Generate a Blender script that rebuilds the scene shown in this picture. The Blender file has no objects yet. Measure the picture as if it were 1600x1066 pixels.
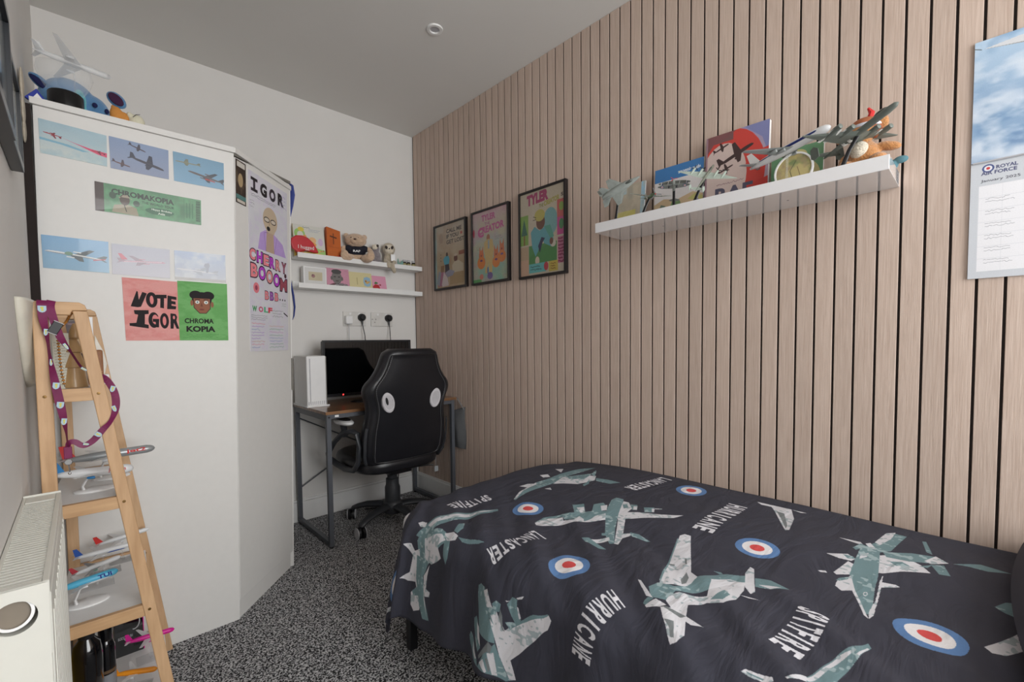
import bpy, bmesh, math, random
import numpy as np
from mathutils import Matrix, Vector
R0 = random.Random(7)
PI = math.pi
sc = bpy.context.scene
COL = sc.collection

# ------------------------------------------------------------------ camera, light, exposure
def cam_axes(yaw, pitch, roll):
    f = np.array([math.sin(yaw)*math.cos(pitch), math.cos(yaw)*math.cos(pitch), math.sin(pitch)])
    r = np.cross(f, [0, 0, 1]); r /= np.linalg.norm(r); u = np.cross(r, f)
    return math.cos(roll)*r+math.sin(roll)*u, -math.sin(roll)*r+math.cos(roll)*u, f
cr, cu, cf = cam_axes(.7522, -.0434, -.0113)
cd = bpy.data.cameras.new('camera'); cam = bpy.data.objects.new('camera', cd); COL.objects.link(cam)
cd.sensor_width = 36; cd.sensor_fit = 'HORIZONTAL'; cd.lens = 702.657/1600*36
cd.shift_x = (800-783.833)/1600; cd.shift_y = (563.681-533)/1600; cd.clip_start = .01
cam.matrix_world = Matrix(((cr[0], cu[0], -cf[0], -1.6835), (cr[1], cu[1], -cf[1], -2.6632), (cr[2], cu[2], -cf[2], 1.0212), (0, 0, 0, 1)))
sc.camera = cam
sc.view_settings.view_transform = 'Standard'; sc.view_settings.look = 'None'
sc.view_settings.gamma = 1; sc.view_settings.use_curve_mapping = False
sc.view_settings.exposure = EXPOSURE = 0.0
w = bpy.data.worlds.new('sky'); sc.world = w; w.use_nodes = True
w.node_tree.nodes['Background'].inputs[0].default_value = (.86, .93, 1, 1)
w.node_tree.nodes['Background'].inputs[1].default_value = 2.5
sc.cycles.max_bounces = 10; sc.cycles.diffuse_bounces = 8
def area(name, loc, aim, sx, sy, watts, col=(1, 1, 1)):
    d = bpy.data.lights.new(name, 'AREA'); d.shape = 'RECTANGLE'; d.size = sx; d.size_y = sy; d.energy = watts; d.color = col
    o = bpy.data.objects.new(name, d); COL.objects.link(o); o.location = loc
    o.rotation_euler = (Vector(aim)-Vector(loc)).to_track_quat('-Z', 'Y').to_euler(); return o
area('window_daylight', (-.88, -4.37, 1.42), (-.88, 0, 1.15), 1.5, 1.7, 56, (1, .995, .98))

# ------------------------------------------------------------------ materials
def lin(c):
    return tuple((v/255/12.92 if v/255 <= .04045 else ((v/255+.055)/1.055)**2.4) for v in c)
MATS = {}
def mat(name, rgb, rough=.5, metal=0., vary=.06, scale=30., bump=0., bscale=200., coat=0., trans=0., alpha=1., stretch=None, rgb2=None, ramp=None, ior=1.45, sheen=0., emit=0., rnd=0., dist=.002):
    """A procedural surface: colour broken up by noise, optional grain direction and fine relief."""
    if name in MATS: return MATS[name]
    m = bpy.data.materials.new(name); MATS[name] = m; m.use_nodes = True
    nt = m.node_tree; N = nt.nodes; L = nt.links; b = N['Principled BSDF']
    b.inputs['Roughness'].default_value = rough; b.inputs['Metallic'].default_value = metal
    b.inputs['Coat Weight'].default_value = coat; b.inputs['Transmission Weight'].default_value = trans
    b.inputs['Alpha'].default_value = alpha; b.inputs['IOR'].default_value = ior; b.inputs['Sheen Weight'].default_value = sheen
    tc = N.new('ShaderNodeTexCoord'); mp = N.new('ShaderNodeMapping'); L.new(tc.outputs['Object'], mp.inputs[0])
    if stretch: mp.inputs['Scale'].default_value = stretch
    nz = N.new('ShaderNodeTexNoise'); nz.inputs['Scale'].default_value = scale; nz.inputs['Detail'].default_value = 5
    L.new(mp.outputs[0], nz.inputs['Vector'])
    rp = N.new('ShaderNodeValToRGB'); L.new(nz.outputs[0], rp.inputs[0])
    a = lin(rgb); c2 = lin(rgb2) if rgb2 else None
    e = rp.color_ramp.elements
    e[0].position, e[1].position = ramp or (.3, .7)
    e[0].color = (*(v*(1-vary) for v in a), 1)
    e[1].color = (*(c2 if c2 else [min(1, v*(1+vary)) for v in a]), 1)
    out = rp.outputs[0]
    if rnd:
        oi = N.new('ShaderNodeObjectInfo'); hs = N.new('ShaderNodeHueSaturation'); mr = N.new('ShaderNodeMapRange')
        mr.inputs[3].default_value = 1-rnd; mr.inputs[4].default_value = 1+rnd
        L.new(oi.outputs['Random'], mr.inputs[0]); L.new(mr.outputs[0], hs.inputs['Value']); L.new(out, hs.inputs['Color']); out = hs.outputs[0]
        ad = N.new('ShaderNodeVectorMath'); ad.operation = 'ADD'; sc_ = N.new('ShaderNodeVectorMath'); sc_.operation = 'SCALE'
        cx = N.new('ShaderNodeCombineXYZ'); L.new(oi.outputs['Random'], cx.inputs[0]); L.new(oi.outputs['Random'], cx.inputs[2])
        L.new(cx.outputs[0], sc_.inputs[0]); sc_.inputs[3].default_value = 37
        L.new(mp.outputs[0], ad.inputs[0]); L.new(sc_.outputs[0], ad.inputs[1]); L.new(ad.outputs[0], nz.inputs['Vector'])
    L.new(out, b.inputs['Base Color'])
    if emit: L.new(out, b.inputs['Emission Color']); b.inputs['Emission Strength'].default_value = emit
    if bump:
        n2 = N.new('ShaderNodeTexNoise'); n2.inputs['Scale'].default_value = bscale; n2.inputs['Detail'].default_value = 3
        L.new(mp.outputs[0], n2.inputs['Vector'])
        bp = N.new('ShaderNodeBump'); bp.inputs['Strength'].default_value = bump; bp.inputs['Distance'].default_value = dist
        L.new(n2.outputs[0], bp.inputs['Height']); L.new(bp.outputs[0], b.inputs['Normal'])
    return m
def imat(name, img, rough=.6, bump=0., bscale=900., coat=0., wrinkle=0.):
    m = bpy.data.materials.new(name); m.use_nodes = True; nt = m.node_tree; N = nt.nodes; L = nt.links; b = N['Principled BSDF']
    t = N.new('ShaderNodeTexImage'); t.image = img; t.extension = 'EXTEND'
    nz = N.new('ShaderNodeTexNoise'); nz.inputs['Scale'].default_value = 400; tc = N.new('ShaderNodeTexCoord'); L.new(tc.outputs['Object'], nz.inputs['Vector'])
    mr = N.new('ShaderNodeMapRange'); mr.inputs[3].default_value = .93; mr.inputs[4].default_value = 1.07; L.new(nz.outputs[0], mr.inputs[0])
    hs = N.new('ShaderNodeHueSaturation'); L.new(mr.outputs[0], hs.inputs['Value']); L.new(t.outputs[0], hs.inputs['Color']); L.new(hs.outputs[0], b.inputs['Base Color'])
    b.inputs['Roughness'].default_value = rough; b.inputs['Coat Weight'].default_value = coat
    if bump:
        n2 = N.new('ShaderNodeTexNoise'); n2.inputs['Scale'].default_value = bscale; L.new(tc.outputs['Object'], n2.inputs['Vector'])
        bp = N.new('ShaderNodeBump'); bp.inputs['Strength'].default_value = bump; bp.inputs['Distance'].default_value = .001
        L.new(n2.outputs[0], bp.inputs['Height']); L.new(bp.outputs[0], b.inputs['Normal'])
        if wrinkle:
            mp = N.new('ShaderNodeMapping'); mp.inputs['Rotation'].default_value = (0, 0, .7); mp.inputs['Scale'].default_value = (1, 2.6, 1); L.new(tc.outputs['Object'], mp.inputs[0])
            n3 = N.new('ShaderNodeTexNoise'); n3.inputs['Scale'].default_value = 5; n3.inputs['Distortion'].default_value = 1.2; n3.inputs['Detail'].default_value = 4; L.new(mp.outputs[0], n3.inputs['Vector'])
            b2 = N.new('ShaderNodeBump'); b2.inputs['Strength'].default_value = wrinkle; b2.inputs['Distance'].default_value = .03
            L.new(n3.outputs[0], b2.inputs['Height']); L.new(b2.outputs[0], bp.inputs['Normal'])
    return m

# ------------------------------------------------------------------ mesh builder
class B:
    def __init__(s, xf=None): s.v = []; s.f = []; s.uv = {}; s.xf = xf; s.mi = {}
    def add(s, vs, fs, uvs=None, mi=0):
        n = len(s.v)
        if s.xf is not None: vs = [tuple(s.xf @ Vector(p)) for p in vs]
        s.v += [tuple(map(float, p)) for p in vs]
        for k, f in enumerate(fs):
            if uvs: s.uv[len(s.f)] = uvs[k]
            if mi: s.mi[len(s.f)] = mi
            s.f.append(tuple(n+i for i in f))
        return s
    def box(s, x0, x1, y0, y1, z0, z1):
        return s.hexa([(x0, y0, z0), (x1, y0, z0), (x1, y1, z0), (x0, y1, z0), (x0, y0, z1), (x1, y0, z1), (x1, y1, z1), (x0, y1, z1)])
    def hexa(s, v): return s.add(v, [(0, 3, 2, 1), (4, 5, 6, 7), (0, 1, 5, 4), (1, 2, 6, 5), (2, 3, 7, 6), (3, 0, 4, 7)])
    def bar(s, a, b, w, h, up=(0, 0, 1)):
        """box beam from a to b: w wide across, h along up"""
        a, b, up = Vector(a), Vector(b), Vector(up); d = (b-a).normalized(); x = d.cross(up).normalized(); y = x.cross(d)
        q = [(-.5, -.5), (.5, -.5), (.5, .5), (-.5, .5)]
        return s.hexa([a+x*w*i+y*h*j for i, j in q]+[b+x*w*i+y*h*j for i, j in q])
    def tube(s, pts, r, n=8, cap=True, close=False, flat=1., up=None):
        pts = [Vector(p) for p in pts]; m = len(pts); vs = []; prev = Vector(up) if up else None
        for i, p in enumerate(pts):
            if close: d = pts[(i+1) % m]-pts[i-1]
            else: d = pts[min(i+1, m-1)]-pts[max(i-1, 0)]
            d.normalize()
            if prev is None:
                prev = Vector((0, 0, 1)) if abs(d.z) < .9 else Vector((1, 0, 0))
            x = d.cross(prev).normalized(); y = x.cross(d).normalized()
            if up is None: prev = y
            rr = r[i] if isinstance(r, (list, tuple)) else r
            vs += [p+x*rr*math.cos(2*PI*k/n)+y*rr*flat*math.sin(2*PI*k/n) for k in range(n)]
        fs = []
        for i in range(m if close else m-1):
            j = (i+1) % m
            fs += [(i*n+k, i*n+(k+1) % n, j*n+(k+1) % n, j*n+k) for k in range(n)]
        if cap and not close: fs += [tuple(range(n))[::-1], tuple((m-1)*n+k for k in range(n))]
        return s.add(vs, fs)
    def lathe(s, prof, c=(0, 0, 0), axis='z', n=24, sx=1., sy=1.):
        c = Vector(c); vs = []
        for r, h in prof:
            for k in range(n):
                a, b = r*math.cos(2*PI*k/n)*sx, r*math.sin(2*PI*k/n)*sy
                vs.append(c+Vector({'z': (a, b, h), 'x': (h, a, b), 'y': (b, h, a)}[axis]))
        m = len(prof)
        fs = [(i*n+k, i*n+(k+1) % n, (i+1)*n+(k+1) % n, (i+1)*n+k) for i in range(m-1) for k in range(n)]
        if prof[0][0] > 1e-6: fs.append(tuple(range(n))[::-1])
        if prof[-1][0] > 1e-6 and (len(prof) > 2 or prof[0][0] > 1e-6): fs.append(tuple((m-1)*n+k for k in range(n)))
        return s.add(vs, fs)
    def ell(s, c, r, n=16, m=10, rot=None):
        c = Vector(c); vs = []; M = rot.to_matrix() if rot else Matrix.Identity(3)
        for i in range(m+1):
            t = PI*i/m
            for k in range(n):
                a = 2*PI*k/n; p = Vector((r[0]*math.sin(t)*math.cos(a), r[1]*math.sin(t)*math.sin(a), -r[2]*math.cos(t)))
                vs.append(c+M @ p)
        return s.add(vs, [(i*n+k, i*n+(k+1) % n, (i+1)*n+(k+1) % n, (i+1)*n+k) for i in range(m) for k in range(n)])
    def prism(s, poly, o, u, v, th):
        """poly in (u, v) coordinates at origin o, extruded by vector th"""
        o, u, v, th = Vector(o), Vector(u), Vector(v), Vector(th); n = len(poly)
        p = [o+u*a+v*b for a, b in poly]
        if u.cross(v).dot(th) > 0: p = p[::-1]
        q = [a+th for a in p]
        return s.add(p+q, [tuple(range(n)), tuple(range(n, 2*n))[::-1]]+[(i, i+n, (i+1) % n+n, (i+1) % n) for i in range(n)])
    def sheet(s, o, u, v, th=.001, curl=None):
        """flat printed panel: front face carries the whole picture, th is thickness behind it"""
        o, u, v = Vector(o), Vector(u), Vector(v); n = u.cross(v).normalized()
        a = [o, o+u, o+u+v, o+v]; b = [p-n*th for p in a]; z = [(.01, .01)]*4
        return s.add(a+b, [(0, 1, 2, 3), (7, 6, 5, 4), (0, 4, 5, 1), (1, 5, 6, 2), (2, 6, 7, 3), (3, 7, 4, 0)], [[(0, 0), (1, 0), (1, 1), (0, 1)]]+[z]*5)
class G: pass
def clean(bm):
    bmesh.ops.remove_doubles(bm, verts=bm.verts, dist=1e-6); bmesh.ops.recalc_face_normals(bm, faces=bm.faces)
def obj(name, b, m, parent=None, smooth=False, bevel=0., seg=2, remesh=0., sub=0, recalc=True):
    """one mesh object; world coordinates unless the parent is a local-frame thing"""
    me = bpy.data.meshes.new(name)
    off = Vector((0, 0, 0)); loc = Vector((0, 0, 0))
    if parent is None:
        P = np.array(b.v); lo, hi = P.min(0), P.max(0); off = loc = Vector(((lo[0]+hi[0])/2, (lo[1]+hi[1])/2, lo[2]))
    elif not parent.get('_local'): off = Vector(parent['_o'])
    me.from_pydata([tuple(Vector(p)-off) for p in b.v], [], b.f); 
    if b.uv:
        ul = me.uv_layers.new(name='uv')
        for i, pl in enumerate(me.polygons):
            if i in b.uv:
                for li, q in zip(pl.loop_indices, b.uv[i]): ul.data[li].uv = q
    for mm in (m if isinstance(m, (list, tuple)) else [m]): me.materials.append(mm)
    for i, k in b.mi.items(): me.polygons[i].material_index = k
    if recalc and not b.uv:
        bm = bmesh.new(); bm.from_mesh(me); clean(bm); bm.to_mesh(me); bm.free()
    if smooth:
        me.polygons.foreach_set('use_smooth', [True]*len(me.polygons))
        if smooth != 2:
            me.set_sharp_from_angle(angle=math.radians(40))
    o = bpy.data.objects.new(name, me); COL.objects.link(o); o.location = loc
    if parent is None: o['_o'] = tuple(loc)
    else:
        o.parent = parent; o['_o'] = tuple(off)
        if parent.get('_local'): o['_local'] = 1
    if bevel:
        md = o.modifiers.new('bevel', 'BEVEL'); md.width = bevel; md.segments = seg; md.limit_method = 'ANGLE'; md.angle_limit = math.radians(50)
    if remesh:
        md = o.modifiers.new('remesh', 'REMESH'); md.mode = 'VOXEL'; md.voxel_size = remesh; md.use_smooth_shade = True
        md = o.modifiers.new('smooth', 'SMOOTH'); md.factor = .5; md.iterations = 4
    if sub:
        md = o.modifiers.new('sub', 'SUBSURF'); md.levels = md.render_levels = sub
    return o
def tag(o, label, cat=None, group=None, kind=None):
    if label: o['label'] = label
    if cat: o['category'] = cat
    if group: o['group'] = group
    if kind: o['kind'] = kind
    return o
def thing(name, loc, label, cat, group=None, rot=None):
    o = bpy.data.objects.new(name, None); COL.objects.link(o); o.location = loc; o.empty_display_size = .05
    o['_o'] = tuple(loc)
    if rot is not None: o.rotation_euler = rot; o['_local'] = 1
    return tag(o, label, cat, group)
def one(name, b, m, label, cat, group=None, **k): return tag(obj(name, b, m, **k), label, cat, group)
def struct(name, b, m, label=None, **k): return tag(obj(name, b, m, **k), label, kind='structure')

# ------------------------------------------------------------------ text outlines and printed canvases
GL = {}
def glyphs(txt, bold=0., shear=0.):
    key = (txt, bold, shear)
    if key in GL: return GL[key]
    cu_ = bpy.data.curves.new('text', 'FONT'); cu_.body = txt; cu_.offset = bold; cu_.shear = shear; cu_.resolution_u = 3
    o = bpy.data.objects.new('text', cu_); COL.objects.link(o)
    bpy.context.view_layer.update()
    me = o.evaluated_get(bpy.context.evaluated_depsgraph_get()).to_mesh()
    me.calc_loop_triangles()
    V = np.array([v.co[:2] for v in me.vertices]).reshape(-1, 2); T = np.array([t.vertices[:] for t in me.loop_triangles]).reshape(-1, 3)
    o.to_mesh_clear(); bpy.data.objects.remove(o); bpy.data.curves.remove(cu_)
    t = V[T]; lo, hi = V.min(0), V.max(0)
    GL[key] = ((t-lo)/(hi-lo), (hi-lo)[0]/(hi-lo)[1]); return GL[key]
def text_mesh(b, txt, o, u, v, th, bold=.0):
    """raised lettering filling the box o, u, v"""
    t, _ = glyphs(txt, bold); o, u, v = Vector(o), Vector(u), Vector(v); n = u.cross(v).normalized()*th
    for a in t:
        p = [o+u*float(x)+v*float(y)+n for x, y in a]; b.add(p, [(0, 1, 2)])
    return b
class Canvas:
    def __init__(s, name, w, h, bg=(255, 255, 255), gain=.99):
        s.w, s.h, s.name, s.gain = w, h, name, gain; s.a = np.ones((h, w, 3), np.float32)*np.array(bg, np.float32)/255
        s.rs = np.random.RandomState(len(name)*13+w)
    def mask(s, P):
        P = np.array(P, float)*[s.w, s.h]; x0, y0 = np.floor(P.min(0)).astype(int); x1, y1 = np.ceil(P.max(0)).astype(int)+1
        x0, y0, x1, y1 = max(x0, 0), max(y0, 0), min(x1, s.w), min(y1, s.h)
        if x1 <= x0 or y1 <= y0: return None
        X, Y = np.meshgrid(np.arange(x0, x1)+.5, np.arange(y0, y1)+.5); M = np.zeros(X.shape, bool); n = len(P)
        for i in range(n):
            (ax, ay), (bx, by) = P[i], P[(i+1) % n]
            if ay == by: continue
            c = ((ay > Y) != (by > Y)) & (X < (bx-ax)*(Y-ay)/(by-ay)+ax); M ^= c
        return (slice(y0, y1), slice(x0, x1)), M
    def poly(s, P, c, al=1.):
        r = s.mask(P)
        if r: s.a[r[0]][r[1]] = s.a[r[0]][r[1]]*(1-al)+np.array(c)/255*al
        return s
    def rect(s, x0, y0, x1, y1, c, al=1.): return s.poly([(x0, y0), (x1, y0), (x1, y1), (x0, y1)], c, al)
    def ell(s, x, y, rx, ry, c, al=1., rot=0., n=28):
        ca, sa = math.cos(rot), math.sin(rot)
        return s.poly([(x+rx*math.cos(t)*ca-ry*math.sin(t)*sa, y+rx*math.cos(t)*sa+ry*math.sin(t)*ca) for t in [2*PI*k/n for k in range(n)]], c, al)
    def line(s, pts, c, wd=.01, al=1.):
        k = s.w/s.h
        for (x0, y0), (x1, y1) in zip(pts[:-1], pts[1:]):
            dx, dy = x1-x0, (y1-y0)/k; l = math.hypot(dx, dy) or 1; nx, ny = -dy/l*wd/2, dx/l*wd/2*k
            s.poly([(x0+nx, y0+ny), (x1+nx, y1+ny), (x1-nx, y1-ny), (x0-nx, y0-ny)], c, al)
        return s
    def text(s, t, x, y, w_, h_, c, bold=0., rise=0.):
        tr, _ = glyphs(t, bold)
        for a in tr: s.poly([(x+w_*p[0], y+h_*p[1]+rise*p[0]) for p in a], c)
        return s
    def scrawl(s, x, y, w_, h_, c, rows=3, wd=.004):
        for i in range(rows):
            yy = y+h_*(i+.5)/rows; p = [(x, yy)]
            while p[-1][0] < x+w_*s.rs.uniform(.7, 1): p.append((p[-1][0]+s.rs.uniform(.006, .018), yy+s.rs.uniform(-.3, .3)*h_/rows))
            s.line(p, c, wd)
        return s
    def field(s, gx, gy):
        g = s.rs.rand(gy+1, gx+1); Y, X = np.mgrid[0:s.h, 0:s.w]; fx, fy = X/s.w*gx*.999, Y/s.h*gy*.999; i, j = fx.astype(int), fy.astype(int); u, v = fx-i, fy-j
        u = u*u*(3-2*u); v = v*v*(3-2*v)
        return (g[j, i]*(1-u)+g[j, i+1]*u)*(1-v)+(g[j+1, i]*(1-u)+g[j+1, i+1]*u)*v
    def clouds(s, c, amt=.8, gx=4, gy=3, th=.45):
        f = (s.field(gx, gy)+.5*s.field(gx*2, gy*2)+.25*s.field(gx*5, gy*5))/1.75
        f = np.clip((f-th)*4, 0, 1)[..., None]*amt; s.a = s.a*(1-f)+np.array(c)/255*f; return s
    def grade(s, c0, c1):
        t = np.linspace(0, 1, s.h)[:, None, None]; s.a[:] = (np.array(c0)*(1-t)+np.array(c1)*t)/255; return s
    def noise(s, k=.04): s.a *= 1+k*(s.rs.rand(s.h, s.w, 1)-.5)*2; return s
    def mat(s, rough=.6, **k):
        im = bpy.data.images.new(s.name, s.w, s.h); px = np.ones((s.h, s.w, 4), np.float32); px[..., :3] = np.clip(s.a*s.gain, 0, 1)
        im.pixels.foreach_set(px.ravel()); im.update(); im.pack(); return imat(s.name, im, rough, **k)
# aeroplane silhouettes for the printed pictures (nose at +x), drawn into a canvas
def cplane(c, x, y, L, ang, body, wing, asp, prop=False, flip=1, shade=None):
    ca, sa = math.cos(ang), math.sin(ang)
    T = lambda P: [(x+L*(a*ca-b*sa), y+L*(a*sa+b*ca)*asp) for a, b in [(p, q*flip) for p, q in P]]
    c.poly(T([(.16, .02), (.06, .3), (-.03, .3), (-.04, .0)] if prop else [(.05, .02), (-.18, .3), (-.27, .3), (-.13, .0)]), wing)
    c.poly(T([(-.5, .0), (-.52, .17), (-.45, .17), (-.34, .03)]), wing)
    c.poly(T([(.5, -.01), (.44, .035), (.3, .05), (-.2, .045), (-.5, .03), (-.5, .0), (-.3, -.035), (.3, -.04), (.45, -.03)]), body)
    if shade: c.poly(T([(.5, -.01), (-.5, .0), (-.3, -.035), (.3, -.04), (.45, -.03)]), shade)
    c.poly(T([(.16, -.02), (.08, -.2), (.0, -.2), (-.04, -.01)] if prop else [(.1, -.02), (-.1, -.2), (-.18, -.2), (-.12, -.01)]), wing)
    c.poly(T([(-.4, .01), (-.52, -.07), (-.56, -.07), (-.48, .01)]), wing)
    for k in ([(.05, -.1), (-.02, .13)] if not prop else [(.02, .1), (.0, -.08)]): c.poly(T([(k[0]+.08, k[1]-.02), (k[0]+.08, k[1]+.02), (k[0]-.05, k[1]+.02), (k[0]-.05, k[1]-.02)]), body)

# ------------------------------------------------------------------ common materials
WALL = mat('white_wall_paint', (216, 214, 211), .9, vary=.015, scale=6, bump=.15, bscale=500)
CEIL = mat('ceiling_paint', (214, 213, 210), .95, vary=.01, scale=4)
TRIMW = mat('gloss_white_trim', (225, 225, 224), .35, vary=.01)
SLAT = mat('pale_oak_slat', (186, 165, 151), .62, vary=.06, scale=30, stretch=(6, 9, .3), rgb2=(198, 179, 166), bump=.25, bscale=60, rnd=.045)
GAP = mat('dark_slat_backing', (38, 32, 30), .9)
CARPET = mat('speckled_grey_carpet', (26, 26, 29), 1, vary=.1, scale=185, rgb2=(206, 206, 208), ramp=(.44, .60), bump=1., bscale=260, dist=.006)
WARD = mat('white_melamine', (214, 213, 210), .42, vary=.012, scale=40, bump=.06, bscale=700)
GREYT = mat('grey_edging', (120, 118, 112), .5)
STEEL = mat('charcoal_steel', (80, 83, 89), .4, vary=.05)
BLACKP = mat('black_plastic', (26, 26, 29), .35)
DARKP = mat('dark_grey_plastic', (48, 50, 54), .42)
LEATHER = mat('black_leatherette', (25, 25, 29), .30, vary=.1, bump=.25, bscale=260, scale=8)
WHITEP = mat('white_plastic', (226, 226, 226), .38, vary=.02)
GREYP = mat('light_grey_plastic', (176, 176, 180), .4)
CHROME = mat('chrome', (190, 192, 196), .2, metal=1)
GLASS = mat('clear_acrylic', (235, 240, 244), .12, trans=.6, alpha=.2, vary=0, ior=1.2)
FROST = mat('frosted_plastic', (226, 228, 230), .35, alpha=.45, vary=.02)
BAMBOO = mat('bamboo', (190, 152, 112), .48, vary=.1, scale=9, stretch=(7, 7, .8), rgb2=(206, 170, 132), bump=.1, bscale=80, rnd=.03)
BAMBOOX = mat('bamboo_rail_grain', (188, 149, 108), .48, vary=.12, scale=9, stretch=(.8, 7, 7), rgb2=(204, 167, 126), bump=.1, bscale=80, rnd=.03)
RAD = mat('radiator_enamel', (214, 214, 206), .4, vary=.015)
RED = mat('red_paint', (196, 44, 44), .4)
def col(name, rgb, rough=.5, **k): return mat(name, rgb, rough, **k)

# ------------------------------------------------------------------ the room
H = 2.4; YF = -4.4; XL = -1.78
floor = struct('floor', B().box(XL-.1, .12, YF-.1, .1, -.05, 0), CARPET, 'dark grey carpet with black and pale flecks')
struct('ceiling', B().box(XL-.1, .12, YF-.1, .1, H, H+.06), CEIL)
struct('wall_back', B().box(XL-.1, .12, 0, .1, 0, H), WALL)
struct('wall_left', B().box(XL-.1, XL, YF-.1, 0, 0, H), WALL)
wr = struct('wall_right', B().box(.005, .12, YF-.1, 0, 0, H), GAP, 'wall clad in pale oak slats with thin dark gaps')
first = None; ys = [-(.0597+.0498*i) for i in range(-1, 90)]
for i, y in enumerate(ys):
    if y-.048 < YF: break
    if first is None:
        bb = B().box(0, .0052, y-.0468, y-.0030, .12, H-.0005); first = obj('slat', bb, SLAT, wr, bevel=.0008, seg=1); y0 = y
    else:
        c = first.copy(); COL.objects.link(c); c.location = (first.location[0], first.location[1]+y-y0, first.location[2])
wf = struct('wall_front', B().box(XL-.1, -1.62, YF-.1, YF, 0, H).box(-.14, .12, YF-.1, YF, 0, H).box(-1.62, -.14, YF-.1, YF, 0, .55).box(-1.62, -.14, YF-.1, YF, 2.28, H), WALL)
wn = struct('window_1', B().box(-1.62, -1.57, YF-.08, YF-.02, .55, 2.28).box(-.19, -.14, YF-.08, YF-.02, .55, 2.28).box(-1.57, -.19, YF-.08, YF-.02, .55, .60).box(-1.57, -.19, YF-.08, YF-.02, 2.23, 2.28).box(-.905, -.855, YF-.08, YF-.02, .60, 2.23), WHITEP, bevel=.004)
bb = B().box(-.016, -.0006, YF, 0, 0, .112).box(-.010, -.0006, YF, 0, .112, .125)
struct('baseboard_right', bb, TRIMW, bevel=.002)
struct('baseboard_back', B().box(-1.78, -.016, -.016, 0, 0, .112).box(-1.78, -.016, -.010, 0, .112, .125), TRIMW, bevel=.002)
t = thing('recessed_downlight', (-.49, -.98, H), 'small round white recessed ceiling downlight, unlit', 'light')
obj('bezel', B().lathe([(.020, -.001), (.0225, -.006), (.034, -.006), (.036, -.002), (.036, 0), (.02, 0)], (-.49, -.98, H), n=32), TRIMW, t, smooth=True)
obj('lamp_lens', B().lathe([(0, -.0012), (.0205, -.0012), (.0205, 0)], (-.49, -.98, H), n=24), GREYP, t, smooth=True)

# ------------------------------------------------------------------ wardrobe (side panel facing us, diagonal door)
wd = thing('corner_wardrobe', (-1.4, -.5, 0), 'tall white corner wardrobe with diagonal door, pictures stuck on its side', 'wardrobe')
ZL = 1.708
def px(z, a=0): return -1.289+.0206*z+a        # near upright, leaning a little
obj('side_panel', B().hexa([(-1.774, -.804, 0), (px(0), -.804, 0), (px(0), -.786, 0), (-1.774, -.786, 0), (-1.757, -.804, ZL), (px(ZL), -.804, ZL), (px(ZL), -.786, ZL), (-1.757, -.786, ZL)]), WARD, wd, bevel=.001)
def dp(a, z, out=0.): return (px(z)+a+out*.7071, -.804+a-out*.7071, z)     # a runs along the diagonal, out towards the room
D2 = .284
def dquad(b, a0, a1, z0, z1, o0, o1, z1b=None):
    z1b = z1 if z1b is None else z1b
    return b.hexa([dp(a0, z0, o1), dp(a1, z0, o1), dp(a1, z0, o0), dp(a0, z0, o0), dp(a0, z1, o1), dp(a1, z1b, o1), dp(a1, z1b, o0), dp(a0, z1, o0)])
obj('plinth', dquad(B(), .004, D2-.012, 0, .066, -.03, -.006), WARD, wd)
dr = obj('door', dquad(B(), .003, D2-.001, .069, 1.697, -.018, 0, 1.735), WARD, wd, bevel=.0015)
obj('door_handle', dquad(B(), D2-.0035, D2+.001, .81, .955, .0005, .009), GREYT, dr, bevel=.002)
obj('top_edging', B().hexa([dp(0, 1.700, -.02), dp(0, 1.700, .003), dp(D2, 1.738, .003), dp(D2, 1.738, -.02), dp(0, 1.708, -.02), dp(0, 1.708, .003), dp(D2, 1.748, .003), dp(D2, 1.748, -.02)]), GREYT, wd)
fx, fy, _ = dp(D2, 0)
obj('return_panel', B().hexa([(fx-.016, fy, 0), (fx+.002, fy, 0), (fx+.002, -.03, 0), (fx-.016, -.03, 0), (fx+.019, fy, 1.73), (fx+.037, fy, 1.73), (fx+.037, -.03, 1.73), (fx+.019, -.03, 1.73)]), WARD, wd)
obj('back_panels', B().box(-1.774, -1.76, -.786, -.03, 0, 1.70).box(-1.774, fx-.02, -.03, -.02, 0, 1.70), WARD, wd)
top = B().prism([(-1.763, -.812), (px(1.72)+.004, -.812), (fx+.04, fy-.004), (fx+.04, -.02), (-1.763, -.02)], (0, 0, 1.7085), (1, 0, 0), (0, 1, 0), (0, 0, .019))
obj('top_board', top, WARD, wd, bevel=.001)

# ------------------------------------------------------------------ pictures taped to the wardrobe side
def sky(name, top_, bot, cl=None, amt=.6): 
    c = Canvas(name, 300, 194); c.grade(bot, top_)
    if cl: c.clouds(cl, amt)
    return c
A_ = 300/194
def wpic(name, c, quad, label, cat, th=.0012, tilt=0, group=None, rough=.3, coat=.3):
    (x0, z0), (x1, z1), (x2, z2), (x3, z3) = quad    # tl tr br bl
    y = -.8052
    b = B(); v = [(x3, y, z3), (x2, y-.0006, z2), (x1, y, z1), (x0, y-.0006, z0)]; v += [(p[0], -.8041, p[2]) for p in v]
    z = [(.01, .01)]*4
    b.add(v, [(0, 1, 2, 3), (7, 6, 5, 4), (0, 4, 5, 1), (1, 5, 6, 2), (2, 6, 7, 3), (3, 7, 4, 0)], [[(0, 0), (1, 0), (1, 1), (0, 1)]]+[z]*5)
    return one(name, b, c.mat(rough, coat=coat), label, cat, group)
GP = 'aeroplane photographs stuck on the wardrobe side'
c = sky('photo_red_jets', (150, 176, 190), (196, 204, 200), (160, 186, 196), .8)
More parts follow.
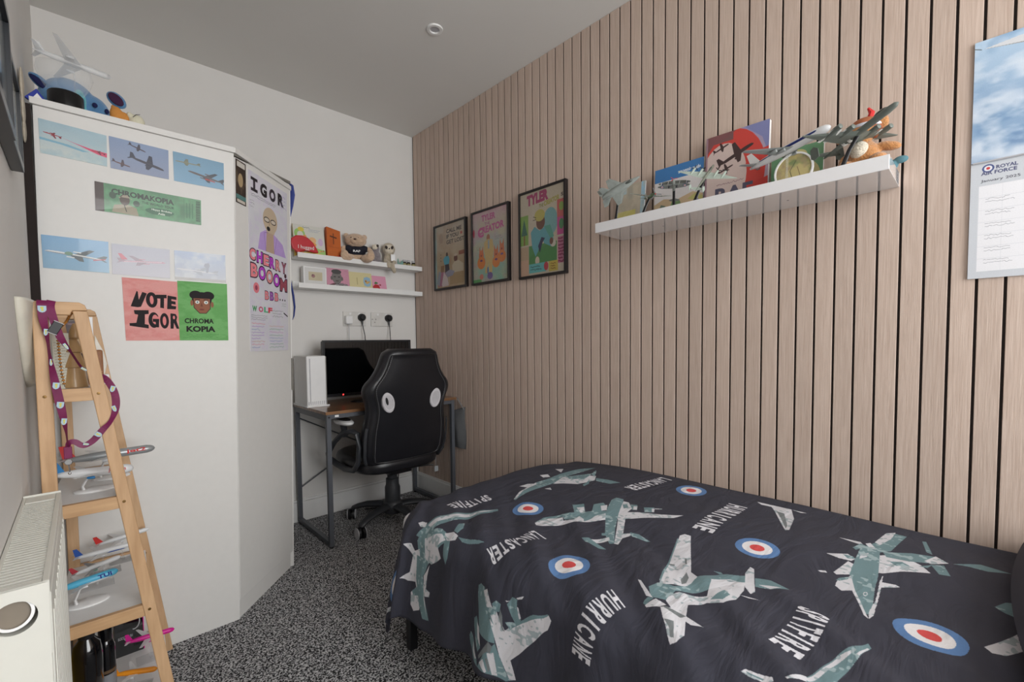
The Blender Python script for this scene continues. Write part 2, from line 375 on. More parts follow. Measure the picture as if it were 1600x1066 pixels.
c.poly([(.3, .60), (.5, .52), (.75, .45), (1, .42), (1, .28), (.85, .32), (.6, .46)], (206, 74, 110)).poly([(0, .40), (.3, .38), (.62, .30), (.72, .33), (.4, .43), (0, .47)], (120, 168, 190))
cplane(c, .18, .62, .26, PI-.12, (150, 40, 52), (120, 30, 44), A_*.8); cplane(c, .86, .40, .22, PI-.1, (150, 50, 60), (100, 40, 60), A_*.7)
wpic('photograph', c, [(-1.747, 1.673), (-1.600, 1.667), (-1.602, 1.573), (-1.746, 1.576)], 'photo of red jets trailing pink smoke, top left on wardrobe side', 'photograph', group=GP)
c = sky('photo_bombers', (128, 146, 178), (136, 146, 172))
cplane(c, .62, .38, .62, -.25, (62, 62, 76), (52, 56, 74), A_, True); cplane(c, .46, .82, .30, -.3, (70, 60, 74), (60, 60, 76), A_, True); cplane(c, .18, .20, .30, -.2, (96, 70, 70), (70, 62, 76), A_, True)
wpic('photograph', c, [(-1.595, 1.668), (-1.446, 1.665), (-1.448, 1.570), (-1.594, 1.571)], 'photo of a dark bomber and two fighters, middle of top row', 'photograph', group=GP)
c = sky('photo_fighters', (112, 150, 176), (122, 162, 190))
cplane(c, .27, .70, .48, PI+.02, (128, 132, 112), (110, 116, 100), A_*.6, True, flip=-1); cplane(c, .62, .34, .74, PI-.28, (98, 92, 92), (70, 76, 84), A_*.7, flip=-1)
c.poly([(.62, .30), (.8, .24), (.82, .20), (.6, .25)], (170, 70, 66))
wpic('photograph', c, [(-1.434, 1.666), (-1.287, 1.664), (-1.289, 1.570), (-1.434, 1.569)], 'photo of a fighter above a striped jet, right of top row', 'photograph', group=GP)
c = sky('photo_airliner_blue', (112, 158, 196), (120, 160, 186))
cplane(c, .48, .46, .92, PI-.2, (206, 208, 206), (70, 80, 84), A_*.55, flip=-1, shade=(120, 130, 140)); c.ell(.38, .50, .06, .06, (96, 130, 108)); c.line([(.75, .36), (.95, .42)], (176, 60, 70), .02)
wpic('photograph', c, [(-1.754, 1.343), (-1.608, 1.342), (-1.609, 1.246), (-1.753, 1.248)], 'photo of white airliner on blue sky, left of lower row', 'photograph', group=GP)
c = sky('photo_airliner_red', (150, 150, 164), (160, 156, 166))
cplane(c, .52, .48, .82, .12, (166, 110, 126), (130, 110, 122), A_*.5); c.poly([(.1, .70), (.16, .70), (.26, .52), (.16, .5)], (176, 60, 80)).line([(.2, .44), (.85, .52)], (190, 170, 180), .014)
wpic('photograph', c, [(-1.601, 1.339), (-1.454, 1.338), (-1.456, 1.243), (-1.602, 1.244)], 'faded photo of red and white airliner, middle of lower row', 'photograph', group=GP)
c = sky('photo_apron', (136, 152, 180), (150, 152, 160), (178, 180, 184), .7)
cplane(c, .42, .33, .8, PI-.15, (176, 176, 180), (130, 134, 144), A_*.5, flip=-1); c.poly([(.58, .62), (.66, .66), (.68, .55), (.66, .47), (.64, .3), (.6, .3), (.6, .47), (.56, .53)], (120, 122, 136)).rect(0, 0, 1, .08, (140, 136, 132))
wpic('photograph', c, [(-1.442, 1.338), (-1.293, 1.339), (-1.294, 1.242), (-1.443, 1.242)], 'pale photo of airliner by a control tower, right of lower row', 'photograph', group=GP)
# concert ticket
c = Canvas('ticket_print', 600, 190, (92, 150, 108)); c.clouds((60, 110, 78), .5, 6, 2)
c.rect(0, 0, .075, 1, (62, 44, 40)); c.clouds((70, 60, 54), .15, 20, 6)
c.text('CHROMAKOPIA', .14, .66, .58, .20, (20, 34, 26), .04, rise=-.04).text('THE WORLD TOUR', .41, .50, .31, .09, (24, 50, 34), .02, rise=-.04)
c.ell(.58, .28, .14, .13, (52, 100, 72)).rect(.50, .16, .68, .40, (52, 100, 72)).text('Happy Birthday', .50, .29, .20, .09, (232, 236, 226), .01, rise=-.02).text('Atla', .56, .17, .07, .08, (232, 236, 226), .01)
c.poly([(.14, .04), (.16, .30), (.24, .36), (.30, .36), (.36, .28), (.38, .0)], (150, 142, 120)).ell(.255, .52, .045, .19, (72, 56, 44)).poly([(.20, .60), (.21, .55), (.24, .68), (.28, .70), (.32, .55), (.32, .60)], (150, 140, 122)).line([(.25, .34), (.27, .1)], (40, 36, 30), .008)
c.ell(.15, .62, .03, .12, (44, 72, 52)).ell(.36, .45, .03, .11, (44, 70, 52)).rect(.82, .1, .823, .95, (60, 104, 76))
for k in range(22): c.rect(.945, .12+k*.037, .99, .12+k*.037+(.02 if k % 3 else .028), (34, 60, 44))
for k in range(3): c.rect(.845+.03*k, .2, .853+.03*k, .8, (58, 104, 74))
tk = wpic('concert_ticket', c, [(-1.633, 1.522), (-1.360, 1.519), (-1.362, 1.434), (-1.634, 1.434)], 'long green souvenir ticket taped between the two photo rows', 'ticket')
def drawing(name, bg, bg2):
    c = Canvas(name, 420, 560, bg); c.clouds(bg2, .8, 5, 14, .35); c.noise(.05); return c
c = drawing('vote_drawing', (216, 142, 138), (222, 160, 156))
K = (26, 20, 24)
c.poly([(.12, .55), (.24, .80), (.26, .79), (.27, .66), (.34, .79), (.42, .77), (.30, .55), (.24, .54)], K)
c.ell(.50, .67, .105, .125, K).ell(.50, .67, .035, .07, (222, 134, 134))
c.poly([(.58, .76), (.78, .77), (.78, .71), (.73, .71), (.72, .54), (.65, .55), (.66, .70), (.58, .70)], K)
c.poly([(.80, .76), (.97, .74), (.97, .69), (.87, .70), (.87, .67), (.95, .66), (.95, .61), (.87, .62), (.87, .59), (.96, .58), (.95, .53), (.78, .53)], K)
c.poly([(.17, .49), (.43, .50), (.43, .44), (.36, .43), (.35, .27), (.42, .26), (.42, .20), (.08, .24), (.08, .28), (.20, .29), (.24, .42), (.18, .43)], K)
c.ell(.52, .34, .10, .13, K).ell(.545, .35, .055, .08, (222, 134, 134)).rect(.55, .33, .66, .40, (222, 134, 134)).poly([(.50, .36), (.62, .36), (.61, .22), (.56, .22), (.55, .31), (.50, .31)], K)
c.ell(.72, .33, .085, .13, K).ell(.72, .33, .035, .075, (222, 134, 134))
c.poly([(.83, .20), (.84, .46), (.94, .45), (.97, .40), (.95, .34), (1, .20), (.95, .20), (.90, .30), (.89, .20)], K).ell(.905, .39, .022, .03, (222, 134, 134))
wpic('drawing', c, [(-1.580, 1.236), (-1.437, 1.233), (-1.437, 1.036), (-1.577, 1.036)], 'pink hand-drawn square lettered VOTE IGOR in thick black', 'drawing', rough=.8, coat=0)
c = drawing('face_drawing', (100, 162, 92), (116, 176, 108))
SK = (142, 92, 70)
c.ell(.35, .775, .125, .075, K).ell(.60, .77, .125, .075, K).ell(.47, .70, .20, .13, K).ell(.27, .64, .03, .05, SK).ell(.68, .62, .03, .05, SK)
c.poly([(.29, .72), (.64, .72), (.63, .55), (.55, .47), (.42, .47), (.32, .54)], SK)
for e in (.38, .555): c.ell(e, .655, .042, .028, (222, 226, 220)).ell(e, .655, .016, .016, (90, 120, 130)).line([(e-.05, .70), (e+.05, .70)], K, .012)
c.poly([(.46, .655), (.49, .58), (.44, .585)], (110, 66, 50)).ell(.465, .53, .05, .014, (120, 60, 56)).line([(.30, .72), (.31, .56), (.42, .465), (.55, .465), (.64, .55), (.64, .72)], K, .012)
c.text('CHROMA', .12, .29, .58, .085, K, .03).text('KOPIA', .15, .145, .58, .10, K, .045); c.scrawl(.08, .03, .86, .09, (60, 120, 60), 3, .004)
wpic('drawing', c, [(-1.437, 1.237), (-1.291, 1.237), (-1.293, 1.035), (-1.439, 1.036)], 'green hand-drawn square with a dark-haired face and CHROMAKOPIA', 'drawing', rough=.8, coat=0)
# long drawing and small card on the diagonal door
def dpic(name, c, a0, a1, z0, z1, label, cat, rough=.8):
    b = B(); v = [dp(a0, z0, .0022), dp(a1, z0, .0018), dp(a1, z1, .0022), dp(a0, z1, .0018), dp(a0, z0, .0004), dp(a1, z0, .0004), dp(a1, z1, .0004), dp(a0, z1, .0004)]
    z = [(.01, .01)]*4
    b.add(v, [(0, 1, 2, 3), (7, 6, 5, 4), (0, 4, 5, 1), (1, 5, 6, 2), (2, 6, 7, 3), (3, 7, 4, 0)], [[(0, 0), (1, 0), (1, 1), (0, 1)]]+[z]*5)
    return one(name, b, c.mat(rough), label, cat)
c = Canvas('door_drawing', 500, 1240, (206, 206, 212)); c.clouds((196, 196, 206), .5, 3, 8)
for i, (ch, x) in enumerate(zip('IGOR', (.04, .27, .50, .73))): (c.text(ch, x, .895, .17, .075, K, .06) if ch != 'I' else c.rect(.05, .955, .21, .972, K).rect(.05, .895, .21, .912, K).rect(.105, .905, .155, .965, K))
c.scrawl(.05, .865, .8, .02, (80, 80, 90), 2, .004); c.scrawl(.82, .88, .16, .09, (120, 110, 170), 4, .004); c.scrawl(.02, .80, .12, .05, (130, 130, 140), 3)
c.poly([(.20, .585), (.26, .68), (.40, .71), (.62, .70), (.86, .66), (.95, .585)], (176, 148, 206)); c.clouds((200, 176, 220), .2, 20, 40)
c.poly([(.40, .585), (.42, .70), (.60, .71), (.62, .585)], (178, 154, 134)).ell(.52, .775, .19, .075, (188, 170, 146)).poly([(.38, .76), (.42, .70), (.62, .70), (.69, .76)], (188, 170, 146))
for e in (.43, .60): c.ell(e, .772, .075, .016, K).ell(e, .772, .062, .011, (200, 190, 176))
c.ell(.47, .723, .045, .013, K).line([(.50, .765), (.49, .742)], (110, 80, 60), .008)
c.line([(.40, .585), (.36, .69), (.46, .70)], (120, 90, 150), .006).line([(.62, .585), (.70, .69)], (120, 90, 150), .006)
PK, MG, SL = (226, 132, 140), (176, 58, 190), (214, 140, 140)
for ch, x, y, s_, cc in zip('CHERRY', (.00, .17, .33, .49, .65, .82), (.51, .505, .50, .495, .49, .485), (.14,)*6, (PK, MG, PK, MG, SL, (150, 80, 100))): c.text(ch, x-.008, y-.004, s_+.016, .073, (50, 24, 50), .075).text(ch, x+.006, y+.002, s_-.012, .062, cc, .05)
for ch, x, y, s_, cc in zip('BOOOM', (.02, .21, .40, .59, .77), (.415, .41, .40, .39, .37), (.17, .17, .17, .17, .21), (PK, MG, SL, MG, (150, 70, 84))): c.text(ch, x-.008, y-.004, s_+.016, .088, (50, 24, 50), .075).text(ch, x+.008, y+.003, s_-.016, .074, cc, .04)
c.ell(.93, .47, .035, .014, (60, 20, 34))
for ch, x, cc in zip('BBB', (.36, .49, .62), (PK, (150, 80, 170), PK)): c.text(ch, x-.005, .30, .11, .055, (50, 24, 50), .06).text(ch, x+.003, .303, .09, .048, cc, .03)
for x in (.77, .84, .91): c.ell(x, .315, .014, .006, K)
c.ell(.15, .36, .07, .03, (214, 120, 130)).ell(.15, .36, .03, .014, (150, 60, 90)); c.scrawl(.82, .27, .16, .03, (120, 140, 130), 2)
for ch, x, cc in zip('WOLF', (.05, .20, .33, .44), ((50, 140, 80), (190, 80, 110), (90, 170, 130), (200, 60, 80))): c.text(ch, x, .225, .11, .032, cc, .05)
c.scrawl(.55, .20, .35, .05, (90, 100, 100), 3).line([(.87, .235), (.99, .215)], K, .02); c.scrawl(.02, .175, .48, .035, (110, 110, 120), 3)
for i in range(9): c.scrawl(.03, .015+.017*i, .40 if i % 3 else .25, .014, R0.choice([(150, 110, 190), (210, 110, 130), (100, 130, 180), (190, 140, 120)]), 1, .005)
for i in range(8): c.scrawl(.47, .015+.018*i, .48, .014, R0.choice([(90, 150, 120), (190, 120, 180), (220, 130, 150), (110, 130, 190), (200, 150, 130)]), 1, .005)
dpic('drawing', c, .060, .262, .992, 1.684, 'tall paper of hand-drawn letters and portrait on wardrobe door', 'drawing')
c = Canvas('small_card', 90, 300, (52, 40, 34)); c.clouds((120, 104, 84), .6, 3, 6, .5); c.rect(.1, .85, .9, .97, (200, 196, 188)).ell(.45, .55, .25, .16, (168, 146, 112)).rect(.0, .1, 1, .2, (80, 120, 118)).rect(.08, .02, .9, .09, (196, 190, 180))
dpic('picture_card', c, .006, .048, 1.538, 1.694, 'narrow dark brown picture card at top left of wardrobe door', 'card', .5)
# blue cord bag hanging behind the far edge of the wardrobe
b = B(); b.tube([(fx+.030, fy+.004, 1.742), (fx+.048, fy+.02, 1.738), (fx+.056, fy+.03, 1.70), (fx+.050, fy+.03, 1.65), (fx+.042, fy+.03, 1.60)], [.006, .011, .012, .009, .004], 8, flat=.6)
b.tube([(fx+.042, fy+.03, 1.60), (fx+.038, fy+.03, 1.46), (fx+.034, fy+.03, 1.33)], .0022, 6)
b.tube([(fx+.034, fy+.03, 1.33), (fx+.040, fy+.03, 1.28), (fx+.046, fy+.03, 1.24), (fx+.050, fy+.03, 1.19), (fx+.046, fy+.03, 1.15), (fx+.040, fy+.03, 1.13)], [.003, .007, .009, .008, .006, .002], 8, flat=.5)
one('drawstring_bag', b, col('blue_fabric', (58, 72, 138), .8), 'blue drawstring fabric hanging at the far edge of the wardrobe', 'bag', smooth=True)

one('gap_shade_filler', B().box(-1.7795, -1.7605, -.826, -.10, 0, 1.70), mat('gap_shade_brown', (30, 20, 17), .8), 'added dark filler standing in for the shade in the gap beside the wardrobe', 'shade filler')  # added filler: the gap's deep shade is put in as near-black brown

# ------------------------------------------------------------------ bed
BEDX0, BEDX1, BEDY1 = -.93, -.02, -1.33
bed = thing('single_bed', (-.48, -2.3, 0), 'low single bed with dark legs, hidden under the navy duvet', 'bed')
b = B()
for x in (BEDX0+.02, BEDX1-.03): b.box(x-.02, x+.02, -3.25, BEDY1-.02, .22, .27)
for y in (BEDY1-.04, -3.23): b.box(BEDX0, BEDX1, y-.02, y+.02, .22, .27)
for k in range(12): b.box(BEDX0+.04, BEDX1-.04, BEDY1-.2-k*.155-.03, BEDY1-.2-k*.155+.03, .255, .267)
obj('bed_frame', b, STEEL, bed, bevel=.003)
for x in (-.912, -.06):
    for y in (-1.385, -3.2): obj('leg', B().box(x-.014, x+.014, y-.014, y+.014, 0, .222), BLACKP, bed, bevel=.002)
ms = one('mattress', B().box(BEDX0+.005, BEDX1, -3.24, BEDY1-.005, .272, .452), mat('mattress_ticking', (205, 205, 208), .9, bump=.3, bscale=300), 'white mattress lying on the single bed frame under the duvet', 'mattress', bevel=.04, seg=4)

DX0,DXC,DYC,DTOP,DEDGE=-.012,-.80,-1.44,.478,.41
def duvet(s,t,folds=True):
    """cloth point at arc length s from the wall and t from the head end"""
    X=DX0-s; Y=-3.3+t
    dx=np.maximum(0,DXC-X); dy=np.maximum(0,Y-DYC)
    hyp=np.hypot(dx,dy)+1e-9; nx=-dx/hyp; ny=dy/hyp
    r=(dx**4+dy**4)**.25
    r0,a,th=.05,.10,np.radians(80)
    w=np.clip((r-r0)/a,0,th); L=np.maximum(0,r-r0-a*th)*(1-.22*np.clip((-1.55-Y)/.35,0,1))*(1+.22*np.clip(np.minimum(dx,dy)/.3,0,1))
    h=np.minimum(r,r0)+a*np.sin(w)+np.cos(th)*L
    v=a*(1-np.cos(w))+np.sin(th)*L
    bx=np.maximum(X,DXC); by=np.minimum(Y,DYC)
    z=DTOP+.012*np.exp(-((bx+.3)/.3)**2)-v
    z=z-.05*np.clip((Y+1.75)/.5,0,1)**2*np.clip((X+.35)/.35,0,1)
    if folds:
        k=np.clip(v/.25,0,1)
        along=np.where(dx>dy,Y,X)+.35*np.arctan2(dy,dx+1e-9)
        f=np.sin(along*26)*.5+np.sin(along*41+1.3)*.3+np.sin(along*13+.4)*.5
        h=h+.024*k**.7*f*(1-.7*np.clip(np.minimum(dx,dy)/.12,0,1))
        m=np.clip((-X-.45)/.4,0,1)*(1-k)
        z=z+.0045*m*(np.sin((Y-.9*X)*34+2*np.sin(X*6))+.6*np.sin((Y-1.2*X)*57+1))
        z=z+.0025*(1-k)*(np.sin(X*17+Y*5)+.7*np.sin(X*31-Y*9+2)*np.sin(Y*4))
    return bx+nx*h, by+ny*h, z
NV, TE, WH, DK = (50, 51, 63), (106, 133, 138), (204, 204, 209), (112, 118, 120)
SMAX, TMAX = 1.21, 2.28
dc = Canvas('duvet_print', 1210, 2280, NV, gain=1.)
POLYS = "T957,1832 911,1812 869,1778 846,1763 816,1757 785,1752 760,1732 734,1712 708,1692 717,1681 752,1692 785,1702 819,1710 857,1718 885,1740 920,1765 958,1802;W911,1802 873,1773 838,1752 793,1743 767,1727 742,1711 716,1695 747,1705 778,1715 808,1724 849,1732 880,1756 916,1782;W919,1847 906,1836 904,1814 918,1810 926,1830;T937,1811 922,1769 908,1731 912,1675 946,1699 966,1715 1020,1756 1056,1771 1036,1788 1016,1804 969,1821;W949,1788 921,1718 929,1694 958,1719 984,1693 1014,1739 1006,1773 976,1778;W1004,1832 988,1806 1016,1798 1043,1790 1070,1782 1101,1780 1131,1777 1161,1775 1176,1805 1163,1823 1128,1827 1104,1803 1091,1811 1098,1844 1092,1872 1071,1841 1038,1836;W995,1875 985,1847 1003,1827 1021,1833 1007,1857;T1122,1823 1098,1795 1122,1784 1134,1815;T1010,1816 1007,1778 1037,1776 1067,1773 1094,1764 1121,1756 1148,1741 1176,1726 1178,1756 1150,1778 1127,1788 1104,1798 1080,1809 1045,1812;W1056,1771 1017,1747 1050,1754 1090,1754 1094,1735 1109,1736 1114,1758 1142,1748 1170,1738 1146,1749 1123,1760 1090,1766;T894,1685 864,1696 846,1689 869,1669 894,1668;T902,1656 893,1621 892,1586 890,1553 901,1568 908,1631;T926,1692 921,1677 944,1665 967,1659 990,1664 975,1682 940,1694;W914,1712 897,1683 899,1658 914,1657 928,1690;W1162,2218 1182,2204 1221,1883 1152,2276 1167,2244;T990,1520 978,1507 978,1486 1002,1470 1038,1454 1077,1429 1110,1421 1110,1440 1100,1480 1064,1498 1023,1517;T1090,1527 1074,1513 1081,1499 1108,1481 1136,1463 1153,1472 1133,1500 1112,1522;T1152,1545 1137,1539 1146,1514 1171,1472 1189,1463 1186,1508 1173,1535;W988,1489 976,1474 1010,1448 1020,1429 1042,1415 1063,1401 1040,1382 1018,1354 997,1326 965,1287 974,1279 1007,1286 1040,1308 1074,1330 1107,1353 1142,1377 1164,1367 1187,1357 1197,1373 1179,1384 1160,1395 1140,1406 1114,1416 1088,1427 1066,1438 1042,1449 1014,1469;T1189,1463 1149,1450 1110,1421 1140,1406 1176,1387 1197,1373 1204,1383 1197,1413 1195,1443;T1004,1448 988,1437 991,1422 1017,1422 1021,1437;T981,1406 963,1394 966,1378 984,1377 1013,1361 1031,1376 1013,1389;T1040,1404 1028,1377 985,1327 964,1289 967,1288 999,1326 1020,1357 1056,1388;T1021,1464 1014,1441 1023,1429 1035,1446 1059,1431 1045,1449;W1086,1505 1090,1486 1112,1474 1133,1464 1121,1485;W1153,1517 1172,1474 1178,1481 1175,1510;W1141,1439 1135,1421 1166,1412 1196,1404 1196,1417 1168,1428;W1174,1458 1160,1448 1190,1432 1196,1437;W974,1413 972,1399 976,1407;W964,1382 955,1361 963,1365 966,1377;W981,1377 982,1373 1007,1362 1013,1367;D1131,1452 1110,1440 1120,1427 1140,1430 1138,1440 1149,1450 1167,1462 1159,1466;D1157,1441 1154,1435 1180,1423 1191,1427;D1007,1421 1025,1413 1054,1408 1066,1401 1064,1408 1030,1422;T611,1718 558,1744 499,1759 436,1775 369,1774 292,1777 238,1772 179,1768 104,1738 199,1729 252,1733 302,1739 407,1723 467,1723 524,1723 613,1707;W611,1718 558,1744 499,1759 436,1775 440,1768 543,1741 600,1714;W514,1787 471,1786 440,1760 500,1752;W357,1828 328,1810 346,1782 370,1797;W253,1835 227,1812 274,1786;W404,1720 318,1744 251,1714 218,1657 262,1632 342,1651 375,1697;W468,1705 444,1697 460,1677;T302,1739 267,1721 231,1703 195,1685 278,1670 317,1709;T210,1686 147,1707 162,1694 228,1656;T335,1634 268,1650 308,1626 346,1620;T239,1643 226,1597 224,1544 258,1566 265,1624;T699,1539 655,1544 627,1530 598,1516 562,1493 525,1469 506,1444 487,1418 469,1393 521,1410 562,1442 605,1464 624,1485 612,1504 652,1528;W702,1536 674,1538 651,1529 614,1502 630,1485 608,1462 574,1469 579,1448 528,1431 501,1415 476,1388 458,1367 440,1347 426,1325 412,1303 396,1281 381,1260 365,1239 401,1252 420,1270 439,1288 458,1307 478,1326 496,1345 514,1364 547,1401 578,1422 609,1443 643,1464 676,1484 694,1503 712,1522;T572,1453 514,1450 520,1436 561,1434 593,1438;T506,1420 402,1466 368,1470 366,1443 439,1402 487,1386 573,1343 656,1293 665,1302 618,1347 564,1382;T520,1537 489,1514 532,1478 566,1494;T475,1486 446,1469 469,1436 508,1436 519,1462;T397,1400 382,1383 426,1359 436,1370;T386,1358 364,1334 403,1314 423,1335;T620,1357 614,1347 628,1338 632,1348;W384,1432 382,1414 428,1375 462,1371 504,1352 563,1321 611,1296 654,1282 656,1293 570,1340 487,1386;W527,1515 508,1500 537,1476 550,1483;W472,1461 454,1448 488,1428 499,1440;W403,1384 395,1375 425,1360 432,1369;W378,1335 372,1329 401,1315 406,1320;W370,1329 357,1312 362,1309 376,1326;W688,1351 659,1339 629,1326 646,1312 689,1327;W590,1316 568,1292 583,1287 613,1298;T696,1369 679,1357 688,1323 696,1290 710,1305 709,1348;T566,1301 558,1276 572,1233 580,1242 584,1282;T418,1415 404,1407 427,1388 445,1394;W746,1116 703,1129 657,1142 608,1156 555,1171 498,1188 480,1182 479,1166 529,1144 575,1123 618,1103 659,1085 672,1064 724,1066 737,1080 751,1095 764,1109;T748,1117 707,1130 664,1142 618,1156 568,1170 516,1186 518,1182 570,1166 619,1152 665,1138 708,1125 748,1113;T787,1121 759,1115 753,1098 747,1081 716,1067 670,1065 638,1043 611,1025 598,1009 585,993 611,978 630,998 650,1018 681,1022 711,1027 729,1042 747,1057 764,1072 804,1070 820,1098;W807,1072 785,1076 760,1064 750,1049 739,1034 729,1020 660,1038 640,1008 616,983 657,972 705,971 737,984 749,1012 770,1022 790,1033 824,1021 824,1050;T736,1010 685,1001 695,986 726,989;T831,1106 821,1104 819,1092 844,1097 840,1105;W845,1098 818,1088 821,1063 839,1069 849,1092;W838,1068 818,1050 798,1033 828,1020 854,1009 874,1001 897,1007 904,1016 891,1027 876,1038 860,1052;W776,1154 776,1146 798,1119 819,1094 819,1109 798,1131;D833,1067 825,1060 824,1040 824,1021 828,1001 832,982 837,1006 837,1027 835,1047;D701,1090 663,1094 682,1080 706,1075 722,1078;D864,1047 858,1030 891,1014 892,1021 876,1031;D605,1125 603,1121 630,1108 630,1112;D647,1145 643,1131 650,1130 654,1141;W837,1027 824,1021 828,1003 832,986 841,1004;W574,997 541,997 546,987 596,971 641,955 660,958 637,977;W680,974 675,955 670,936 680,955;T585,973 575,944 580,924 585,905 599,919 613,933 618,962;T617,1051 611,1036 617,1030 623,1035;W607,960 600,938 592,918 612,934;W662,1040 666,1025 677,1027 669,1010 659,1028 643,1006 638,1015 626,993 630,1011 646,1026;W219,886 216,863 213,840 236,830 231,850;W351,887 337,868 323,849 338,831 355,837 358,861;W434,857 360,842 368,829 420,827 441,850;W499,842 458,844 434,827 497,813 515,828;W450,884 439,871 447,866 454,877;W375,785 279,794 257,778 256,758 256,738 270,721 303,703 314,718 325,733 337,748 354,762 372,777;T329,832 259,833 182,812 125,801 64,789 66,763 151,771 227,779 258,796 329,789 391,783 450,781 497,777 540,773 580,769 579,782 550,791 521,802 489,813 418,830;T273,847 225,838 236,824 284,839;T331,857 329,838 338,831 347,845;T469,846 452,842 435,829 446,828 468,840;W185,815 80,804 53,787 127,789 200,803;W435,829 424,826 493,808 531,795 566,783 595,772 585,781 546,795 503,811;W572,775 513,773 465,775 413,778 376,776 442,772 490,770 536,768 578,767 595,772;W216,830 200,822 241,804 247,816;W301,827 282,814 310,814 333,825;T247,792 232,775 218,759 203,742 196,720 189,698 239,706 253,725 266,743 272,762 278,782;T301,774 282,753 294,738 316,761;W234,718 186,701 214,678 246,706;T77,732 69,725 180,707 168,719;T281,725 247,703 275,710;T250,706 233,685 287,672 295,690;T210,670 196,656 183,642 170,627 175,611 180,594 184,579 195,597 206,615 205,631 204,647;W413,778 406,752 411,744 424,758 438,772;W494,795 484,795 480,790 488,788 502,789 503,792;T493,794 486,793 484,791 489,789 497,790 498,792;T858,822 826,816 799,808 771,799 742,791 719,781 696,771 673,762 685,756 715,762 744,766 769,772 792,777 816,782 827,792 838,801 849,811;W849,820 830,815 803,807 775,798 746,790 718,772 727,773 762,787 791,796 819,804 846,812;W732,770 690,761 690,758 736,766;W886,900 878,895 877,882 876,869 874,856 880,853 888,866 889,887;W868,840 854,831 838,822 835,818 852,814 861,826 869,837;T882,894 882,880 882,866 885,867 885,888;W73,1128 70,1092 68,1062 67,1032 149,1005 260,989 272,996 203,1027 123,1063 88,1082 91,1110;W67,1032 67,991 77,1005;D118,1059 121,1038 227,1002 255,999 178,1031;T380,608 343,592 334,579 400,581 395,593;W561,622 519,604 491,593 463,581 495,579 526,577 547,587 567,597 574,613"
def st(s, t): return (s/SMAX, t/TMAX)
for q in POLYS.split(';'):
    dc.poly([st(*(int(v)/1000 for v in p.split(','))) for p in q[1:].split(' ')], {'T': TE, 'W': WH, 'D': DK}[q[0]])
F1 = dc.field(150, 280); F2 = dc.field(60, 30); FF = .6*F1+.4*F2
for c0, c1, th in ((WH, (158, 170, 175), .66), (TE, (150, 170, 174), .70), (WH, (120, 132, 136), .76)):
    mk = (np.abs(dc.a-np.array(c0)/255).sum(-1) < .02) & (FF > th); dc.a[mk] = np.array(c1)/255
for s_, t_ in ((.6389, 1.624), (.8295, 1.3067), (.4315, 1.0166), (.5794, .6891), (.1195, 1.3254), (1.125, 2.085), (.30, .25)):
    for r_, cc in ((.050, (88, 124, 172)), (.034, (222, 220, 222)), (.0165, (204, 74, 74))):
        dc.ell(s_/SMAX, t_/TMAX, r_/SMAX, r_/TMAX, cc, n=40)
def cloth_text(txt, p0, p1, p2, hgt):
    p0, p1, p2 = (np.array(p) for p in (p0, p1, p2)); n = len(txt); c1 = 2*p1-.5*(p0+p2)
    for i, ch in enumerate(txt):
        tr, _ = glyphs(ch, .035); u = (i+.5)/n; c = (1-u)**2*p0+2*u*(1-u)*c1+u*u*p2; d = 2*(1-u)*(c1-p0)+2*u*(p2-c1); l = np.hypot(*d); d = d/l
        up = np.array([d[1], -d[0]]); wid = l/n*(.80 if ch != 'I' else .30)
        for a in tr: dc.poly([st(*(c+d*(x-.5)*wid+up*(y-.5)*hgt)) for x, y in a], (214, 214, 220))
cloth_text('LANCASTER', (.752, 1.468), (.835, 1.482), (.915, 1.512), .052)
cloth_text('SPITFIRE', (.655, 1.790), (.728, 1.808), (.805, 1.820), .052)
cloth_text('HURRICANE', (.857, 1.150), (.935, 1.178), (1.020, 1.188), .052)
cloth_text('HURRICANE', (.150, 1.159), (.285, 1.160), (.43, 1.158), .056)
cloth_text('SPITFIRE', (.640, .850), (.713, .850), (.795, .862), .052)
cloth_text('LANCASTER', (.05, 1.450), (.155, 1.468), (.262, 1.486), .050)
S_, T_ = np.meshgrid(np.linspace(0, SMAX, 152), np.linspace(0, TMAX, 286), indexing='ij')
X_, Y_, Z_ = duvet(S_, T_); nS, nT = S_.shape
# puckered seam edges
V_ = np.stack([X_, Y_, Z_], -1).reshape(-1, 3)
V_[:, 0] = np.minimum(V_[:, 0], -.004)
idx = np.arange(nS*nT).reshape(nS, nT); q = np.stack([idx[:-1, :-1], idx[:-1, 1:], idx[1:, 1:], idx[1:, :-1]], -1).reshape(-1, 4)
me = bpy.data.meshes.new('duvet'); me.from_pydata((V_-[-.5, -2.2, .1]).tolist(), [], q.tolist())
ul = me.uv_layers.new(name='uv'); UV = np.stack([S_/SMAX, T_/TMAX], -1).reshape(-1, 2)
li = np.zeros(len(me.loops), int); me.loops.foreach_get('vertex_index', li); ul.data.foreach_set('uv', UV[li].astype(np.float32).ravel())
me.polygons.foreach_set('use_smooth', [True]*len(me.polygons)); me.materials.append(dc.mat(.85, bump=.25, bscale=1200, wrinkle=.3))
dv = bpy.data.objects.new('duvet', me); COL.objects.link(dv); dv.location = (-.5, -2.2, .1)
md = dv.modifiers.new('thick', 'SOLIDIFY'); md.thickness = .006; md.offset = -1
tag(dv, 'navy duvet printed with grey-green warplanes, roundels and plane names', 'duvet')
